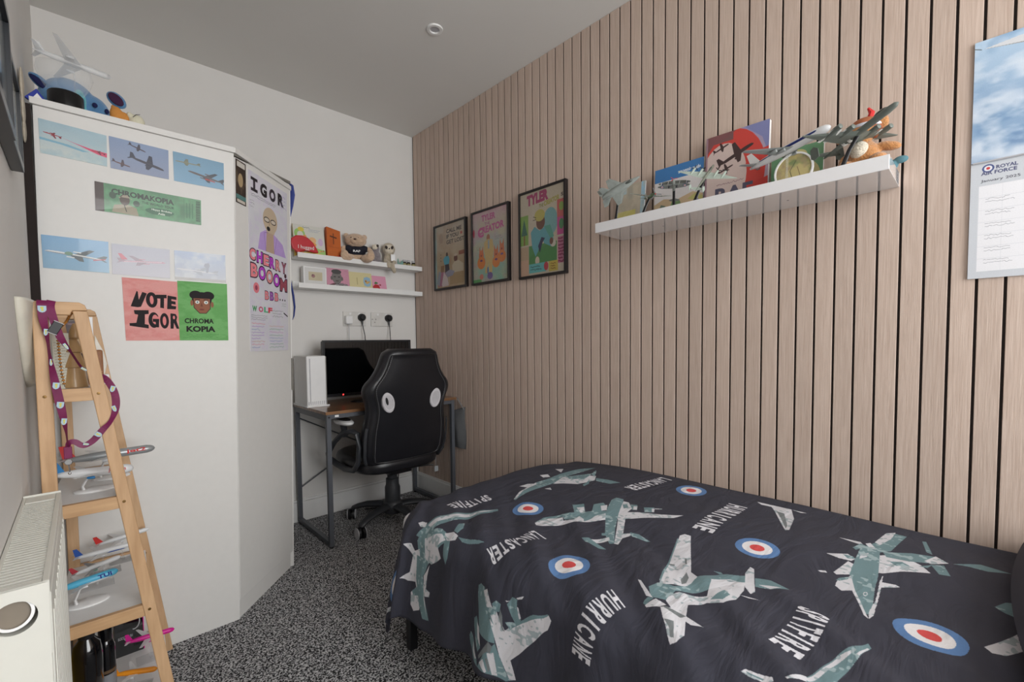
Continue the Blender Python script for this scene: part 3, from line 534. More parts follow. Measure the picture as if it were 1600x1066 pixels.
# pillow in a matching case at the right edge of the picture
pc = Canvas('pillow_print', 500, 700, NV, gain=1.)
cplane(pc, .55, .62, .75, 2.2, WH, TE, 500/700, shade=TE); cplane(pc, .22, .2, .6, .4, WH, TE, 500/700); pc.poly([(.0, .25), (.10, .32), (.02, .42)], TE)
for r_, cc in ((.11, (88, 124, 172)), (.075, (222, 220, 222)), (.035, (204, 74, 74))): pc.ell(.75, .25, r_, r_*500/700, cc)
n = 25; g = np.linspace(-1, 1, n); b = B(); vs = []; uv = []
for sgn in (1, -1):
    for a in g:
        for e in g:
            k = max(0, (1-abs(a)**2.6)*(1-abs(e)**3))**.28
            pin = 1-.05*(abs(a)**2)*(1-abs(e)**2)
            vs.append((-.44+.42*e*(1-.03*(1-a*a)), -2.962+.215*a+.035*a*(1-e*e), .524+sgn*.055*k)); uv.append(((e+1)/2, (a+1)/2))
fs = []
for s0 in (0, n*n):
    for i in range(n-1):
        for j in range(n-1):
            f = (s0+i*n+j, s0+i*n+j+1, s0+(i+1)*n+j+1, s0+(i+1)*n+j); fs.append(f if s0 == 0 else f[::-1])
b.add(vs, fs, [[uv[i] for i in f] for f in fs])
one('pillow', b, pc.mat(.85, bump=.2, bscale=1200), 'pillow in a matching aeroplane case at the head of the bed', 'pillow', smooth=2, sub=1)

# ------------------------------------------------------------------ desk
dk = thing('desk', (-.42, -.25, 0), 'small desk with rustic brown top and thin charcoal steel legs', 'desk')
RUST = mat('rustic_brown_board', (92, 66, 48), .3, vary=.35, scale=7, stretch=(.8, 7, 3), rgb2=(146, 106, 72), coat=.35)
DZ = .683
obj('desktop', B().box(-.822, -.022, -.482, -.022, DZ-.015, DZ), RUST, dk, bevel=.001)
lw = .022
for x in (-.806, -.048):
    for y in (-.468, -.036):
        l = obj('leg', B().box(x-lw/2, x+lw/2, y-lw/2, y+lw/2, .008, DZ-.015), STEEL, dk, bevel=.001)
        obj('foot', B().lathe([(.011, 0), (.011, .008)], (x, y, 0), n=12), BLACKP, l)
    obj('side_rail', B().box(x-lw/2, x+lw/2, -.468, -.036, .010, .032), STEEL, dk, bevel=.001)
    obj('side_rail', B().box(x-lw/2, x+lw/2, -.457, -.047, DZ-.045, DZ-.015), STEEL, dk, bevel=.001)
obj('front_rail', B().box(-.795, -.059, -.476, -.460, DZ-.037, DZ-.015), STEEL, dk, bevel=.001)
obj('brace', B().tube([(-.796, -.03, .60), (-.058, -.03, .20)], .004, 6), STEEL, dk)
obj('brace', B().tube([(-.796, -.026, .20), (-.058, -.026, .60)], .004, 6), STEEL, dk)
obj('bolt', B().lathe([(0, -.002), (.005, -.002), (.005, 0)], (-.806, -.479, .655), axis='y', n=10), BLACKP, dk)
obj('label_sticker', B().box(-.775, -.755, -.4768, -.4762, .653, .663), WHITEP, dk)
# grey cloth bag hanging off the right end of the desk
b = B(); nn = 9; vs = []
for sg in (0, 1):
    for i in range(nn):
        for j in range(nn):
            u, v_ = i/(nn-1), j/(nn-1)
            vs.append((-.012-.014*sg*math.sin(PI*u)*math.sin(PI*v_)**.5-.002*math.sin(9*u+4*v_), -.555+.13*u+.006*math.sin(7*v_), .615-.245*v_+.03*(1-u)*(1-v_)*.5-.02*u*(1-v_)))
fs = []
for s0 in (0, nn*nn):
    for i in range(nn-1):
        for j in range(nn-1):
            fs.append((s0+i*nn+j, s0+i*nn+j+1, s0+(i+1)*nn+j+1, s0+(i+1)*nn+j))
b.add(vs, fs)
hb = thing('cloth_bag', (-.02, -.49, .36), 'limp grey cloth bag hanging from right end of the desk', 'bag')
GREYCL = mat('grey_canvas', (112, 114, 116), .9, bump=.3, bscale=500)
obj('pouch', b, GREYCL, hb, smooth=True)
obj('strap', B().tube([(-.015, -.545, .61), (-.017, -.50, .660), (-.017, -.47, .684), (-.015, -.43, .660), (-.015, -.43, .61)], .004, 6, flat=.5), GREYCL, hb)
# monitor
mo = thing('monitor', (-.44, -.2, DZ), 'wide black flat-screen monitor standing at the back of the desk', 'monitor')
mx0, mx1, mz0, mz1, my = -.722, -.172, .722, 1.036, -.215
obj('housing', B().box(mx0+.004, mx1-.004, my+.012, my+.045, mz0+.004, mz1-.004), BLACKP, mo, bevel=.006)
b = B().box(mx0, mx1, my, my+.014, mz1-.011, mz1).box(mx0, mx1, my, my+.014, mz0, mz0+.016).box(mx0, mx0+.011, my, my+.014, mz0+.016, mz1-.011).box(mx1-.011, mx1, my, my+.014, mz0+.016, mz1-.011)
obj('bezel', b, BLACKP, mo, bevel=.001)
obj('screen', B().box(mx0+.011, mx1-.011, my+.004, my+.012, mz0+.016, mz1-.011), mat('dark_glass_screen', (7, 8, 10), .06, vary=0, coat=.6), mo)
obj('stand_neck', B().box(-.47, -.41, my+.02, my+.035, DZ+.006, mz0+.03), BLACKP, mo, bevel=.003)
ft = obj('stand_foot', B().lathe([(0, 0), (.5, 0), (.5, .3), (.42, .9), (0, 1)], (0, 0, 0), n=32), BLACKP, mo, smooth=True)
for v in ft.data.vertices: x_, y_, z_ = v.co+Vector(mo['_o']); v.co = Vector((-.44+x_*.26, -.215+y_*.15, DZ+z_*.010))-Vector(mo['_o'])
obj('power_light', B().ell((-.615, my-.001, .731), (.004, .002, .004), 8, 6), mat('red_led', (255, 40, 40), .4, emit=6), mo)
# white console tower
cs = thing('games_console', (-.775, -.15, DZ), 'upright white console tower left of the monitor', 'console')
obj('casing', B().box(-.826, -.724, -.255, -.06, DZ+.004, .954), WHITEP, cs, bevel=.006)
obj('side_seam', B().box(-.7238, -.720, -.25, -.065, DZ+.01, .949), GREYT, cs)
obj('front_groove', B().box(-.812, -.807, -.2562, -.254, DZ+.02, .94), GREYP, cs)
obj('stand', B().box(-.832, -.712, -.265, -.055, DZ, DZ+.008), WHITEP, cs, bevel=.002)
for k in range(10): obj('vent_slot', B().box(-.820+.010*k, -.8155+.010*k, -.2556, -.2545, DZ+.012, DZ+.030), GREYP, cs)
# sockets with plugs and leads
def socket(x0, x1, label, plugs, white=False):
    t = thing('wall_socket', ((x0+x1)/2, 0, 1.168), label, 'socket')
    obj('faceplate', B().box(x0, x1, -.009, 0, 1.125, 1.213), mat('socket_white', (206, 204, 200), .35), t, bevel=.002)
    for k in (0, 1):
        xx = x0+(x1-x0)*(.30+.40*k); sw = obj('switch', B().box(xx-.007, xx+.007, -.013, -.009, 1.192, 1.206), WHITEP, t, bevel=.001)
    for k, (s_, zz) in enumerate(((0, 1.152), )):
        obj('pin_holes', B().box(x0+.03, x0+.034, -.0095, -.009, 1.165, 1.173).box(x0+.022, x0+.028, -.0095, -.009, 1.148, 1.152), BLACKP, t)
    for s_, z_, m_ in (((x0+.008), 1.169, CHROME), ((x1-.008), 1.169, CHROME)):
        obj('screw', B().lathe([(0, -.0105), (.003, -.0105), (.003, -.009)], (s_, 0, z_), axis='y', n=8), m_, t)
    return t
socket(-.512, -.366, 'double white socket left of the pair above the monitor', 1)
socket(-.330, -.178, 'double white socket right of the pair, nearest the slats', 1)
def plug(x, z, label, zend, dx):
    t = thing('plug', (x, -.01, z), label, 'plug')
    b = B().lathe([(0, -.042), (.014, -.041), (.021, -.034), (.024, -.018), (.024, -.0095)], (x, 0, z), axis='y', n=20, sy=1.)
    obj('plug_body', b, BLACKP, t, smooth=True)
    obj('cable_grip', B().tube([(x, -.022, z-.018), (x+.001, -.024, z-.045)], [.007, .004], 8), BLACKP, t)
    obj('cable', B().tube([(x+.001, -.024, z-.04), (x+.002+dx*.3, -.03, z-.07), (x+dx, -.045, z-.11), (x+dx*1.2, -.06, zend)], .0026, 6), BLACKP, t)
plug(-.397, 1.178, 'round black plug and lead in the left double socket', .93, .004)
plug(-.212, 1.178, 'round black plug and lead in the right double socket', .93, -.006)
t = thing('charger_plug', (-.485, -.01, 1.165), 'white square charger plugged in at far left of left socket', 'charger')
obj('charger_body', B().box(-.508, -.466, -.045, -.0092, 1.135, 1.185), WHITEP, t, bevel=.006)
obj('cable', B().tube([(-.487, -.03, 1.135), (-.487, -.028, 1.06), (-.484, -.03, .97)], .0018, 6), GREYP, t)
t = thing('desk_cables', (-.35, -.1, 0), 'grey power lead looping down behind the swivel chair', 'cable')
obj('cable', B().tube([(-.33, -.03, .62), (-.30, -.05, .45), (-.23, -.06, .33), (-.19, -.07, .22), (-.21, -.09, .10), (-.28, -.12, .02), (-.38, -.16, .008), (-.46, -.12, .008)], .0035, 8), DARKP, t, smooth=True)

# ------------------------------------------------------------------ swivel chair (faces the desk, back towards us)
CX, CY = -.415, -.385
ch = thing('gaming_chair', (CX, CY, 0), 'black leatherette swivel chair with white oval holes, tucked at the desk', 'chair')
base = obj('star_base', B().lathe([(.050, .056), (.058, .075), (.054, .115), (.044, .125)], (CX, CY, 0), n=24), DARKP, ch, smooth=True)
cas = None
for k in range(5):
    a = math.radians(199-72*k); dx, dy = math.cos(a), math.sin(a)
    obj('base_arm', B().tube([(CX+dx*r, CY+dy*r, z) for r, z in ((.03, .095), (.09, .098), (.16, .092), (.215, .078), (.243, .066), (.250, .058))], [.030, .029, .026, .022, .021, .016], 10, flat=.62), DARKP, ch, smooth=True)
    t_ = a+1.2+k*.7; cxx, cyy = CX+dx*.252, CY+dy*.252; tx, ty = math.cos(t_), math.sin(t_)
    cst = obj('caster', B().tube([(cxx, cyy, .064), (cxx, cyy, .040)], .006, 8).box(cxx-.008, cxx+.008, cyy-.008, cyy+.008, .036, .05), BLACKP, ch)
    for sgn in (1, -1):
        wx, wy = cxx-ty*.013*sgn+tx*.006, cyy+tx*.013*sgn+ty*.006
        ax = Vector((-ty*sgn, tx*sgn, 0)); X = Matrix.Translation((wx, wy, .0300)) @ ax.to_track_quat('Z', 'Y').to_matrix().to_4x4()
        obj('wheel', B(X).lathe([(0, -.007), (.030, -.007), (.030, .006), (.027, .010), (0, .010)], n=20), BLACKP, cst, smooth=True)
        obj('wheel_ring', B(X).lathe([(.022, .0105), (.027, .0112), (.0305, .0095), (.0305, .006), (.022, .008)], n=20), GREYP, cst, smooth=True)
obj('gas_lift', B().lathe([(.044, .11), (.043, .20), (.037, .215), (.036, .25), (.028, .253), (.028, .30)], (CX, CY, 0), n=20), DARKP, ch, smooth=True)
obj('tilt_mechanism', B().box(CX-.07, CX+.07, CY-.10, CY+.09, .295, .335).box(CX-.09, CX+.05, CY-.06, CY-.02, .30, .32), BLACKP, ch, bevel=.008)
obj('height_lever', B().tube([(CX+.05, CY-.05, .305), (CX+.20, CY-.07, .30), (CX+.23, CY-.08, .295)], .0045, 8), BLACKP, ch)
BX = -.438
# seat cushion
n1 = 28; prof = [(0, .335), (.9, .337), (1, .355), (1.0, .40), (.93, .425), (.6, .432), (0, .43)]
b = B(); vs = []
for r, z in prof:
    for k in range(n1):
        a = 2*PI*k/n1; c_, s_ = math.cos(a), math.sin(a); e = .55
        vs.append((BX+.245*r*math.copysign(abs(c_)**e, c_), -.365+.245*r*math.copysign(abs(s_)**e, s_), z))
b.add(vs, [(i*n1+k, i*n1+(k+1) % n1, (i+1)*n1+(k+1) % n1, (i+1)*n1+k) for i in range(len(prof)-1) for k in range(n1)])
obj('seat', b, LEATHER, ch, smooth=True, sub=1)
# backrest: loft of rounded sections
HW = [(.372, .150), (.385, .195), (.41, .225), (.45, .240), (.52, .243), (.58, .240), (.64, .229), (.68, .226), (.72, .234), (.76, .249), (.79, .252), (.815, .240), (.84, .214), (.87, .192), (.91, .172), (.95, .160), (.972, .150), (.988, .122)]
def hw(z):
    for (a, p), (c_, q) in zip(HW[:-1], HW[1:]):
        if a <= z <= c_: return p+(q-p)*(z-a)/(c_-a)
    return HW[0][1] if z < HW[0][0] else HW[-1][1]
def byc(z): return -.575-.085*(z-.37)/.6+.05*max(0, (.5-z)/.13)**2*.6
n2 = 32; vs = []; zs = list(np.linspace(.372, .988, 34))
for z in zs:
    w_ = hw(z)
    th = .042*min(1, (max(.0, z-.372)/.03+.25))*min(1, (.988-z)/.02+.5)
    for k in range(n2):
        a = 2*PI*k/n2; c_, s_ = math.cos(a), math.sin(a)
        x = w_*math.copysign(abs(c_)**.45, c_); q = math.copysign(abs(s_)**.7, s_); u = abs(x)/w_
        bol = 1.0+.0*u
        yy = byc(z)+th*q*bol
        if s_ < 0: yy += .010*(1-min(1, max(0, (u-.72)/.12)))*(1 if .41 < z < .955 else .3)      # rear panel set in from the rolled edge
        else: yy -= .022*(1-u*u)
        vs.append((BX+x, yy+.035*u**3*(1 if s_ > 0 else .6), z))
b = B().add(vs, [(i*n2+k, i*n2+(k+1) % n2, (i+1)*n2+(k+1) % n2, (i+1)*n2+k) for i in range(len(zs)-1) for k in range(n2)]+[tuple(range(n2))[::-1], tuple((len(zs)-1)*n2+k for k in range(n2))])
bk = obj('backrest', b, LEATHER, ch, smooth=2)
def rear(x, z, off=.0):          # point on the rear face
    w_ = hw(z); u = min(1, abs(x)/w_); c_ = u**(1/.45); s_ = -math.sqrt(max(0, 1-c_*c_)); th = .042*min(1, (max(.0, z-.372)/.03+.25))*min(1, (.988-z)/.02+.5)
    return (BX+x, byc(z)-th*abs(s_)**.7+.010*(1-min(1, max(0, (u-.72)/.12)))*(1 if .41 < z < .955 else .3)+.021*u**3-off, z)
zz = list(np.linspace(.418, .955, 30))
loop = [rear(-hw(z)*.84, z, .002) for z in zz]+[rear(x, .957, .002) for x in np.linspace(-.11, .11, 7)]+[rear(hw(z)*.84, z, .002) for z in zz[::-1]]+[rear(x, .412-.004*(1-(x/.2)**2), .002) for x in np.linspace(.17, -.17, 9)]
obj('piping', B().tube(loop, .0035, 6, close=True), BLACKP, bk, smooth=True)
loop2 = [(p[0]+.007*(1 if p[0] < BX else -1), p[1]-.0005, p[2]) for p in loop]
ST = mat('pale_stitching', (150, 150, 152), .8)
b = B()
for i in range(0, len(loop2)-1):
    p, q = Vector(loop2[i]), Vector(loop2[i+1]); L_ = (q-p).length
    m_ = max(1, int(L_/.009))
    for j in range(m_):
        a0, a1 = p.lerp(q, (j+.1)/m_), p.lerp(q, (j+.75)/m_); b.bar(a0-Vector((0, .0012, 0)), a1-Vector((0, .0012, 0)), .0011, .0011, (0, 1, 0))
o = obj('stitching', b, ST, bk); o['kind'] = 'stuff'
for sx_ in (-1, 1):
    hx, hz = sx_*.140, .722; py = rear(hx, hz)[1]
    X = Matrix.Translation((BX+hx, py-.001, hz)) @ Matrix.Rotation(sx_*.22, 4, 'Y') @ Matrix.Diagonal((.72, 1, 1.12, 1)) @ Matrix.Rotation(PI/2, 4, 'X')
    obj('hole_ring', B(X).lathe([(.031, .002), (.033, .009), (.040, .010), (.046, .006), (.046, -.01)], n=28), mat('ring_white', (190, 188, 192), .5), bk, smooth=True, recalc=False)
    obj('hole_lining', B(X).lathe([(0, .0068), (.034, .0068)], n=28), mat('ring_lining', (176, 174, 178), .6) , bk)
    X2 = X @ Matrix.Translation((-.010, .008, .0074)) @ Matrix.Diagonal((.34, .60, 1, 1))
    if sx_ < 0: obj('hole_opening', B(X2).lathe([(0, 0), (.030, 0)], n=20), BLACKP, bk)
# side flanks with grey edge strips, arms
for sx_ in (-1, 1):
    obj('side_strip', B().tube([(BX+sx_*(hw(z)+.001), byc(z)-.008, z) for z in np.linspace(.41, .60, 9)], .008, 8, flat=.6), DARKP, ch, smooth=True)
    ax = BX+sx_*.262
    arm = obj('armrest', B().tube([(ax-sx_*.01, -.545, .565), (ax, -.50, .575), (ax+sx_*.02, -.44, .562), (ax+sx_*.03, -.35, .50), (ax+sx_*.03, -.27, .43), (ax+sx_*.018, -.25, .395), (ax, -.30, .372), (ax-sx_*.005, -.40, .362), (ax-sx_*.006, -.50, .375), (ax-sx_*.008, -.545, .42), (ax-sx_*.01, -.555, .50)], .016, 10, close=True, flat=.8), DARKP, ch, smooth=True)
    obj('arm_post', B().tube([(ax+sx_*.012, -.44, .545), (ax+sx_*.0, -.41, .57), (ax-sx_*.010, -.375, .598)], [.016, .015, .018], 10, flat=.7), DARKP, arm, smooth=True)
    pd = obj('arm_pad', B().lathe([(0, -.012), (.9, -.010), (1, -.002), (1, .006), (.9, .012), (0, .014)], (0, 0, 0), n=24), WHITEP, arm, smooth=True); off = Vector(arm['_o'])
    for v in pd.data.vertices: p = v.co+off; v.co = Vector((ax-sx_*.012+p.x*.036, -.375+p.y*.095, .606+p.z))-off
    ob = obj('arm_pad_top', B().lathe([(0, .013), (.72, .013), (.72, .017), (.6, .019), (0, .019)], (0, 0, 0), n=24), BLACKP, arm, smooth=True)
    for v in ob.data.vertices: p = v.co+off; v.co = Vector((ax-sx_*.012+p.x*.036, -.375+p.y*.095, .606+p.z))-off
t = obj('swing_tag', B().box(-.262, -.238, -.585, -.581, .295, .325).tube([(-.25, -.58, .375), (-.252, -.583, .325)], .001, 5), mat('tag_plastic', (150, 156, 160), .3), ch)

# ------------------------------------------------------------------ picture ledges on the back wall
def ledge(z, label):
    t = thing('picture_ledge', (-.40, -.05, z), label, 'shelf')
    obj('ledge_board', B().box(-.800, .0-.003, -.100, -.002, z, z+.012), TRIMW, t, bevel=.001)
    obj('front_lip', B().box(-.800, -.003, -.103, -.092, z, z+.028), TRIMW, t, bevel=.001)
    obj('back_upstand', B().box(-.800, -.003, -.012, -.0005, z, z+.045), TRIMW, t, bevel=.001)
ledge(1.492, 'upper white picture ledge on back wall, holding soft toys and books')
ledge(1.327, 'lower white picture ledge on back wall, holding four square cards')
UZ, LZ = 1.505, 1.340
# lower ledge: cards
def card(name, c, x0, x1, z0, z1, y0, y1, th, label, cat, rough=.5, m_=None):
    b = B().sheet((x0, y0, z0), (x1-x0, 0, 0), (0, y1-y0, z1-z0), th); return one(name, b, c.mat(rough), label, cat)
c = Canvas('white_card', 300, 260, (206, 206, 204)); c.rect(.18, .3, .84, .78, (190, 180, 150)).clouds((196, 186, 160), .0).ell(.40, .55, .09, .10, (150, 110, 110)).ell(.37, .6, .04, .05, (120, 80, 90)); c.scrawl(.55, .35, .25, .35, (150, 140, 120), 4)
fr = thing('framed_card', (-.70, -.06, LZ), 'white box frame with small beige card, left on lower ledge', 'frame')
b = B().box(-.762, -.632, -.072, -.030, LZ, LZ+.113); obj('frame_body', b, WHITEP, fr, bevel=.002)
obj('card_print', B().sheet((-.755, -.0728, LZ+.006), (.116, 0, 0), (0, 0, .100), .0006), c.mat(.5), fr)
c = Canvas('portrait_card', 320, 320, (196, 140, 160)); c.poly([(.05, .0), (.08, .16), (.3, .26), (.62, .26), (.85, .12), (.9, 0)], (96, 62, 66)).ell(.45, .56, .22, .34, (112, 108, 106)).ell(.22, .50, .05, .1, (100, 96, 94)).ell(.68, .50, .05, .1, (100, 96, 94)).ell(.45, .84, .22, .12, (70, 68, 68))
c.noise(.2); c.ell(.36, .58, .05, .03, (60, 58, 58)).ell(.55, .58, .05, .03, (60, 58, 58)).ell(.46, .38, .08, .025, (70, 60, 60))
for k in range(9): c.ell(.36+.065*k, .22-.012*abs(k-4)+.02*(k % 2), .045, .05, (30, 26, 30)).ell(.36+.065*k, .22-.012*abs(k-4)+.02*(k % 2), .022, .024, (206, 200, 206))
c.rect(.44, .04, .82, .16, (36, 30, 34)).scrawl(.46, .05, .34, .1, (210, 206, 210), 2, .02).scrawl(.8, .86, .16, .08, (120, 90, 100), 2)
card('portrait_card', c, -.632, -.496, LZ, LZ+.118, -.078, -.060, .004, 'pink square card with a grey head and shoulders portrait', 'card')
c = Canvas('yellow_card', 320, 260, (206, 196, 150)); c.ell(.78, .5, .17, .28, (140, 176, 200)).rect(.64, .26, .92, .74, (140, 176, 200)).poly([(.66, .55), (.72, .62), (.8, .52), (.9, .56), (.9, .46), (.76, .36), (.7, .44)], (196, 160, 96)).ell(.72, .52, .03, .05, (120, 80, 50)).rect(.32, .3, .36, .7, (176, 164, 120)).ell(.2, .1, .03, .03, (176, 150, 100))
card('yellow_card', c, -.496, -.350, LZ, LZ+.108, -.080, -.062, .004, 'pale yellow square card with blue and gold patch', 'card')
c = Canvas('cherry_card', 300, 240, (214, 150, 176)); c.poly([(.02, .05), (.02, .3), (.2, .45), (.45, .42), (.52, .2), (.5, .05), (.42, .05), (.38, .2), (.2, .2), (.14, .05)], (176, 44, 50)).poly([(.12, .5), (.25, .62), (.42, .55), (.35, .48), (.2, .46)], (70, 120, 70)).poly([(.3, .18), (.36, .2), (.44, .05), (.32, .05)], (230, 220, 220)).ell(.55, .42, .07, .05, (140, 40, 50)).ell(.5, .1, .05, .08, (140, 30, 40))
b = B(); card('leaning_card', c, -.348, -.252, LZ, LZ+.098, -.082, -.058, .003, 'pink card with red and green drawing, right on lower ledge', 'card')

# upper ledge, left to right
t = thing('heart_cushion', (-.76, -.075, UZ), 'flat red heart shape with white lettering, left end of upper ledge', 'ornament')
hp = [(-.078, -.004), (-.086, .03), (-.080, .058), (-.055, .078), (-.02, .082), (.015, .072), (.045, .045), (.066, .012), (.078, -.014), (.05, -.016), (.0, -.008), (-.03, -.018), (-.045, -.046), (-.052, -.020)]
obj('heart_body', B().prism([(-.753+p*.92, UZ+.036+q*.9) for p, q in hp], (0, -.082, 0), (1, 0, 0), (0, 0, 1), (0, -.016, 0)), mat('red_foil', (186, 34, 46), .35), t, bevel=.006, seg=3)
obj('lettering', text_mesh(B(), 'I hugged', (-.795, -.0988, UZ+.030), (.085, 0, .0), (0, 0, .026), .0004), WHITEP, t)
c = Canvas('childrens_print', 400, 420, (206, 206, 198))
c.ell(.20, .72, .17, .16, (150, 196, 110)).ell(.22, .68, .10, .12, (206, 206, 198)).ell(.25, .86, .10, .07, (214, 196, 84)).rect(.24, .45, .36, .62, (150, 190, 110)).ell(.36, .62, .06, .08, (222, 150, 90)).ell(.60, .55, .12, .1, (224, 180, 130)).ell(.60, .42, .12, .07, (222, 160, 90)).ell(.86, .52, .08, .12, (200, 176, 206))
c.rect(0, 0, 1, .16, (214, 196, 90)).poly([(0, .16), (.3, .3), (.6, .34), (1, .26), (1, .12), (.5, .2)], (156, 196, 116)).ell(.4, .24, .06, .05, (90, 70, 40)).rect(.0, .1, .3, .2, (226, 150, 100)).ell(.5, .12, .2, .06, (224, 206, 100)).scrawl(.5, .80, .4, .1, (150, 160, 180), 2, .01).scrawl(.3, .90, .3, .06, (90, 110, 110), 1, .01)
for k in range(12): c.ell(R0.random(), .2+.1*R0.random(), .02, .02, R0.choice([(210, 90, 80), (90, 150, 90), (230, 180, 90)]))
card('picture_book', c, -.800, -.628, UZ, UZ+.182, -.060, -.034, .006, 'childrens picture book with pale cover and green snake drawing', 'book', .5)
c = Canvas('orange_cover', 200, 320, (190, 98, 40)); c.clouds((176, 84, 34), .5, 3, 5)
c.rect(.44, .52, .50, .86, (92, 50, 34)).rect(.22, .72, .72, .765, (92, 50, 34)).rect(.1, .42, .9, .43, (150, 74, 34)).scrawl(.2, .1, .6, .2, (160, 84, 40), 3, .01)
t = thing('orange_book', (-.57, -.05, UZ), 'orange book with a dark cross on the cover', 'book')
b = B().hexa([(-.622, -.070, UZ), (-.535, -.058, UZ), (-.535, -.026, UZ), (-.622, -.038, UZ), (-.622, -.060, UZ+.188), (-.535, -.048, UZ+.175), (-.535, -.026, UZ+.175), (-.622, -.034, UZ+.188)]); obj('pages', b, mat('orange_cloth', (176, 84, 40), .6), t, bevel=.001)
obj('cover', B().add([(-.622, -.0706, UZ), (-.535, -.0586, UZ), (-.535, -.0486, UZ+.176), (-.622, -.0606, UZ+.189), (-.622, -.070, UZ), (-.535, -.058, UZ), (-.535, -.048, UZ+.176), (-.622, -.060, UZ+.189)], [(0, 1, 2, 3), (7, 6, 5, 4)], [[(0, 0), (1, 0), (1, 1), (0, 1)]]*2), c.mat(.5), t)
obj('red_edge', B().box(-.560, -.532, -.064, -.060, UZ, UZ+.03), col('red_card', (190, 60, 50)), t)
def fur(name, rgb, **k): return mat(name, rgb, .95, vary=.18, scale=90, bump=.9, bscale=260, sheen=.5, dist=.004, **k)
def plush(name, blobs, m, parent, vox=.0035): 
    b = B()
    for c_, r_, *q in blobs: b.ell(c_, r_, 14, 10, q[0] if q else None)
    return obj(name, b, m, parent, smooth=2, remesh=vox, recalc=False)
from mathutils import Euler
BF = fur('tan_fur', (196, 168, 142)); DF = fur('dark_fur', (56, 46, 42)); WF = fur('cream_fur', (214, 204, 186))
bx, by_, bz = 0, 0, 0
t = thing('teddy_bear', (-.445, -.066, UZ), 'tan teddy bear slumped forward in a navy T-shirt', 'soft toy', rot=(0, 0, -.42)); t.scale = (1.2, 1.1, 1.17)
plush('body', [((bx, by_+.012, bz+.046), (.040, .034, .050)), ((bx-.002, by_-.002, bz+.112), (.054, .040, .036)), ((bx-.046, by_+.006, bz+.136), (.015, .012, .015)), ((bx+.040, by_+.006, bz+.132), (.015, .012, .015)), ((bx-.006, by_-.034, bz+.106), (.024, .018, .017)),
    ((bx-.066, by_-.008, bz+.058), (.014, .014, .030), Euler((0, .5, 0))), ((bx+.068, by_-.008, bz+.058), (.014, .014, .028), Euler((0, -.6, 0))),
    ((bx-.042, by_-.034, bz+.018), (.028, .042, .022), Euler((0, 0, -.4))), ((bx+.050, by_-.034, bz+.018), (.028, .042, .022), Euler((0, 0, .4))), ((bx-.056, by_-.066, bz+.026), (.020, .012, .026)), ((bx+.066, by_-.066, bz+.026), (.020, .012, .026))], BF, t)
plush('t_shirt', [((bx, by_+.010, bz+.058), (.046, .040, .034)), ((bx-.036, by_-.004, bz+.070), (.022, .020, .018)), ((bx+.038, by_-.004, bz+.070), (.022, .020, .018))], mat('navy_jersey', (26, 28, 40), .9), t)
obj('lettering', text_mesh(B(), 'RAF', (bx-.016, by_-.0345, bz+.048), (.034, .0, 0), (0, 0, .011), .001, .03), WHITEP, t)
obj('nose', B().ell((bx-.006, by_-.052, bz+.110), (.007, .004, .005), 10, 6), col('brown_nose', (86, 62, 52)), t, smooth=2)
for e in (-.022, .012): obj('eye', B().ell((bx+e-.002, by_-.038, bz+.120), (.003, .002, .003), 8, 6), BLACKP, t, smooth=2)
gx = 0
t = thing('badger_toy', (-.312, -.050, UZ), 'small grey soft toy with white striped face, between bear and sloth', 'soft toy', rot=(0, 0, -.35)); t.scale = (1.15, .95, 1.27)
plush('body', [((gx, 0, .036), (.030, .026, .042)), ((gx+.0, -.005, .082), (.022, .022, .022)), ((gx+.018, -.022, .015), (.015, .016, .014)), ((gx-.014, -.022, .015), (.015, .016, .014))], fur('grey_fur', (132, 124, 128)), t)
plush('face_patch', [((gx-.004, -.018, .086), (.018, .014, .015))], WF, t)
obj('face_stripe', B().ell((gx+.010, -.029, .092), (.007, .004, .007), 8, 6), DF, t, smooth=2)
sx_, sy_ = 0, 0
t = thing('sloth_toy', (-.222, -.062, UZ), 'cream soft toy sloth, legs dangling over upper ledge', 'soft toy', rot=(0, 0, -.40)); t.scale = (1.2, 1., 1.3)
SF = fur('sloth_fur', (178, 166, 146))
plush('body', [((sx_, sy_+.01, .036), (.030, .026, .038)), ((sx_-.002, sy_, .084), (.034, .028, .032)), ((sx_-.024, sy_-.02, .022), (.013, .024, .012)), ((sx_+.022, sy_-.02, .018), (.013, .024, .012)), ((sx_-.010, sy_-.045, .004), (.012, .014, .018)), ((sx_+.012, sy_-.048, -.006), (.012, .012, .022)), ((sx_+.020, sy_-.046, -.024), (.011, .011, .014))], SF, t)
plush('face', [((sx_-.002, sy_-.016, .083), (.026, .018, .022))], WF, t)
for e in (-1, 1): obj('eye_patch', B().ell((sx_-.002+e*.015, sy_-.0335, .088), (.007, .003, .009), 10, 6, Euler((0, e*.5, 0))), DF, t, smooth=2)
obj('nose', B().ell((sx_-.002, sy_-.036, .082), (.004, .003, .003), 8, 6), BLACKP, t, smooth=2)
obj('bandana', B().box(sx_+.005, sx_+.028, sy_-.032, sy_-.029, .024, .056), WHITEP, t, bevel=.001)
t = thing('green_figurine', (-.150, -.07, UZ), 'small green and grey figurine between sloth and tiny jars', 'ornament')
plush('body', [((-.150, -.07, UZ+.016), (.019, .011, .016)), ((-.135, -.07, UZ+.032), (.010, .009, .015)), ((-.164, -.07, UZ+.036), (.005, .005, .024))], mat('mint_resin', (120, 160, 150), .5), t, .002)
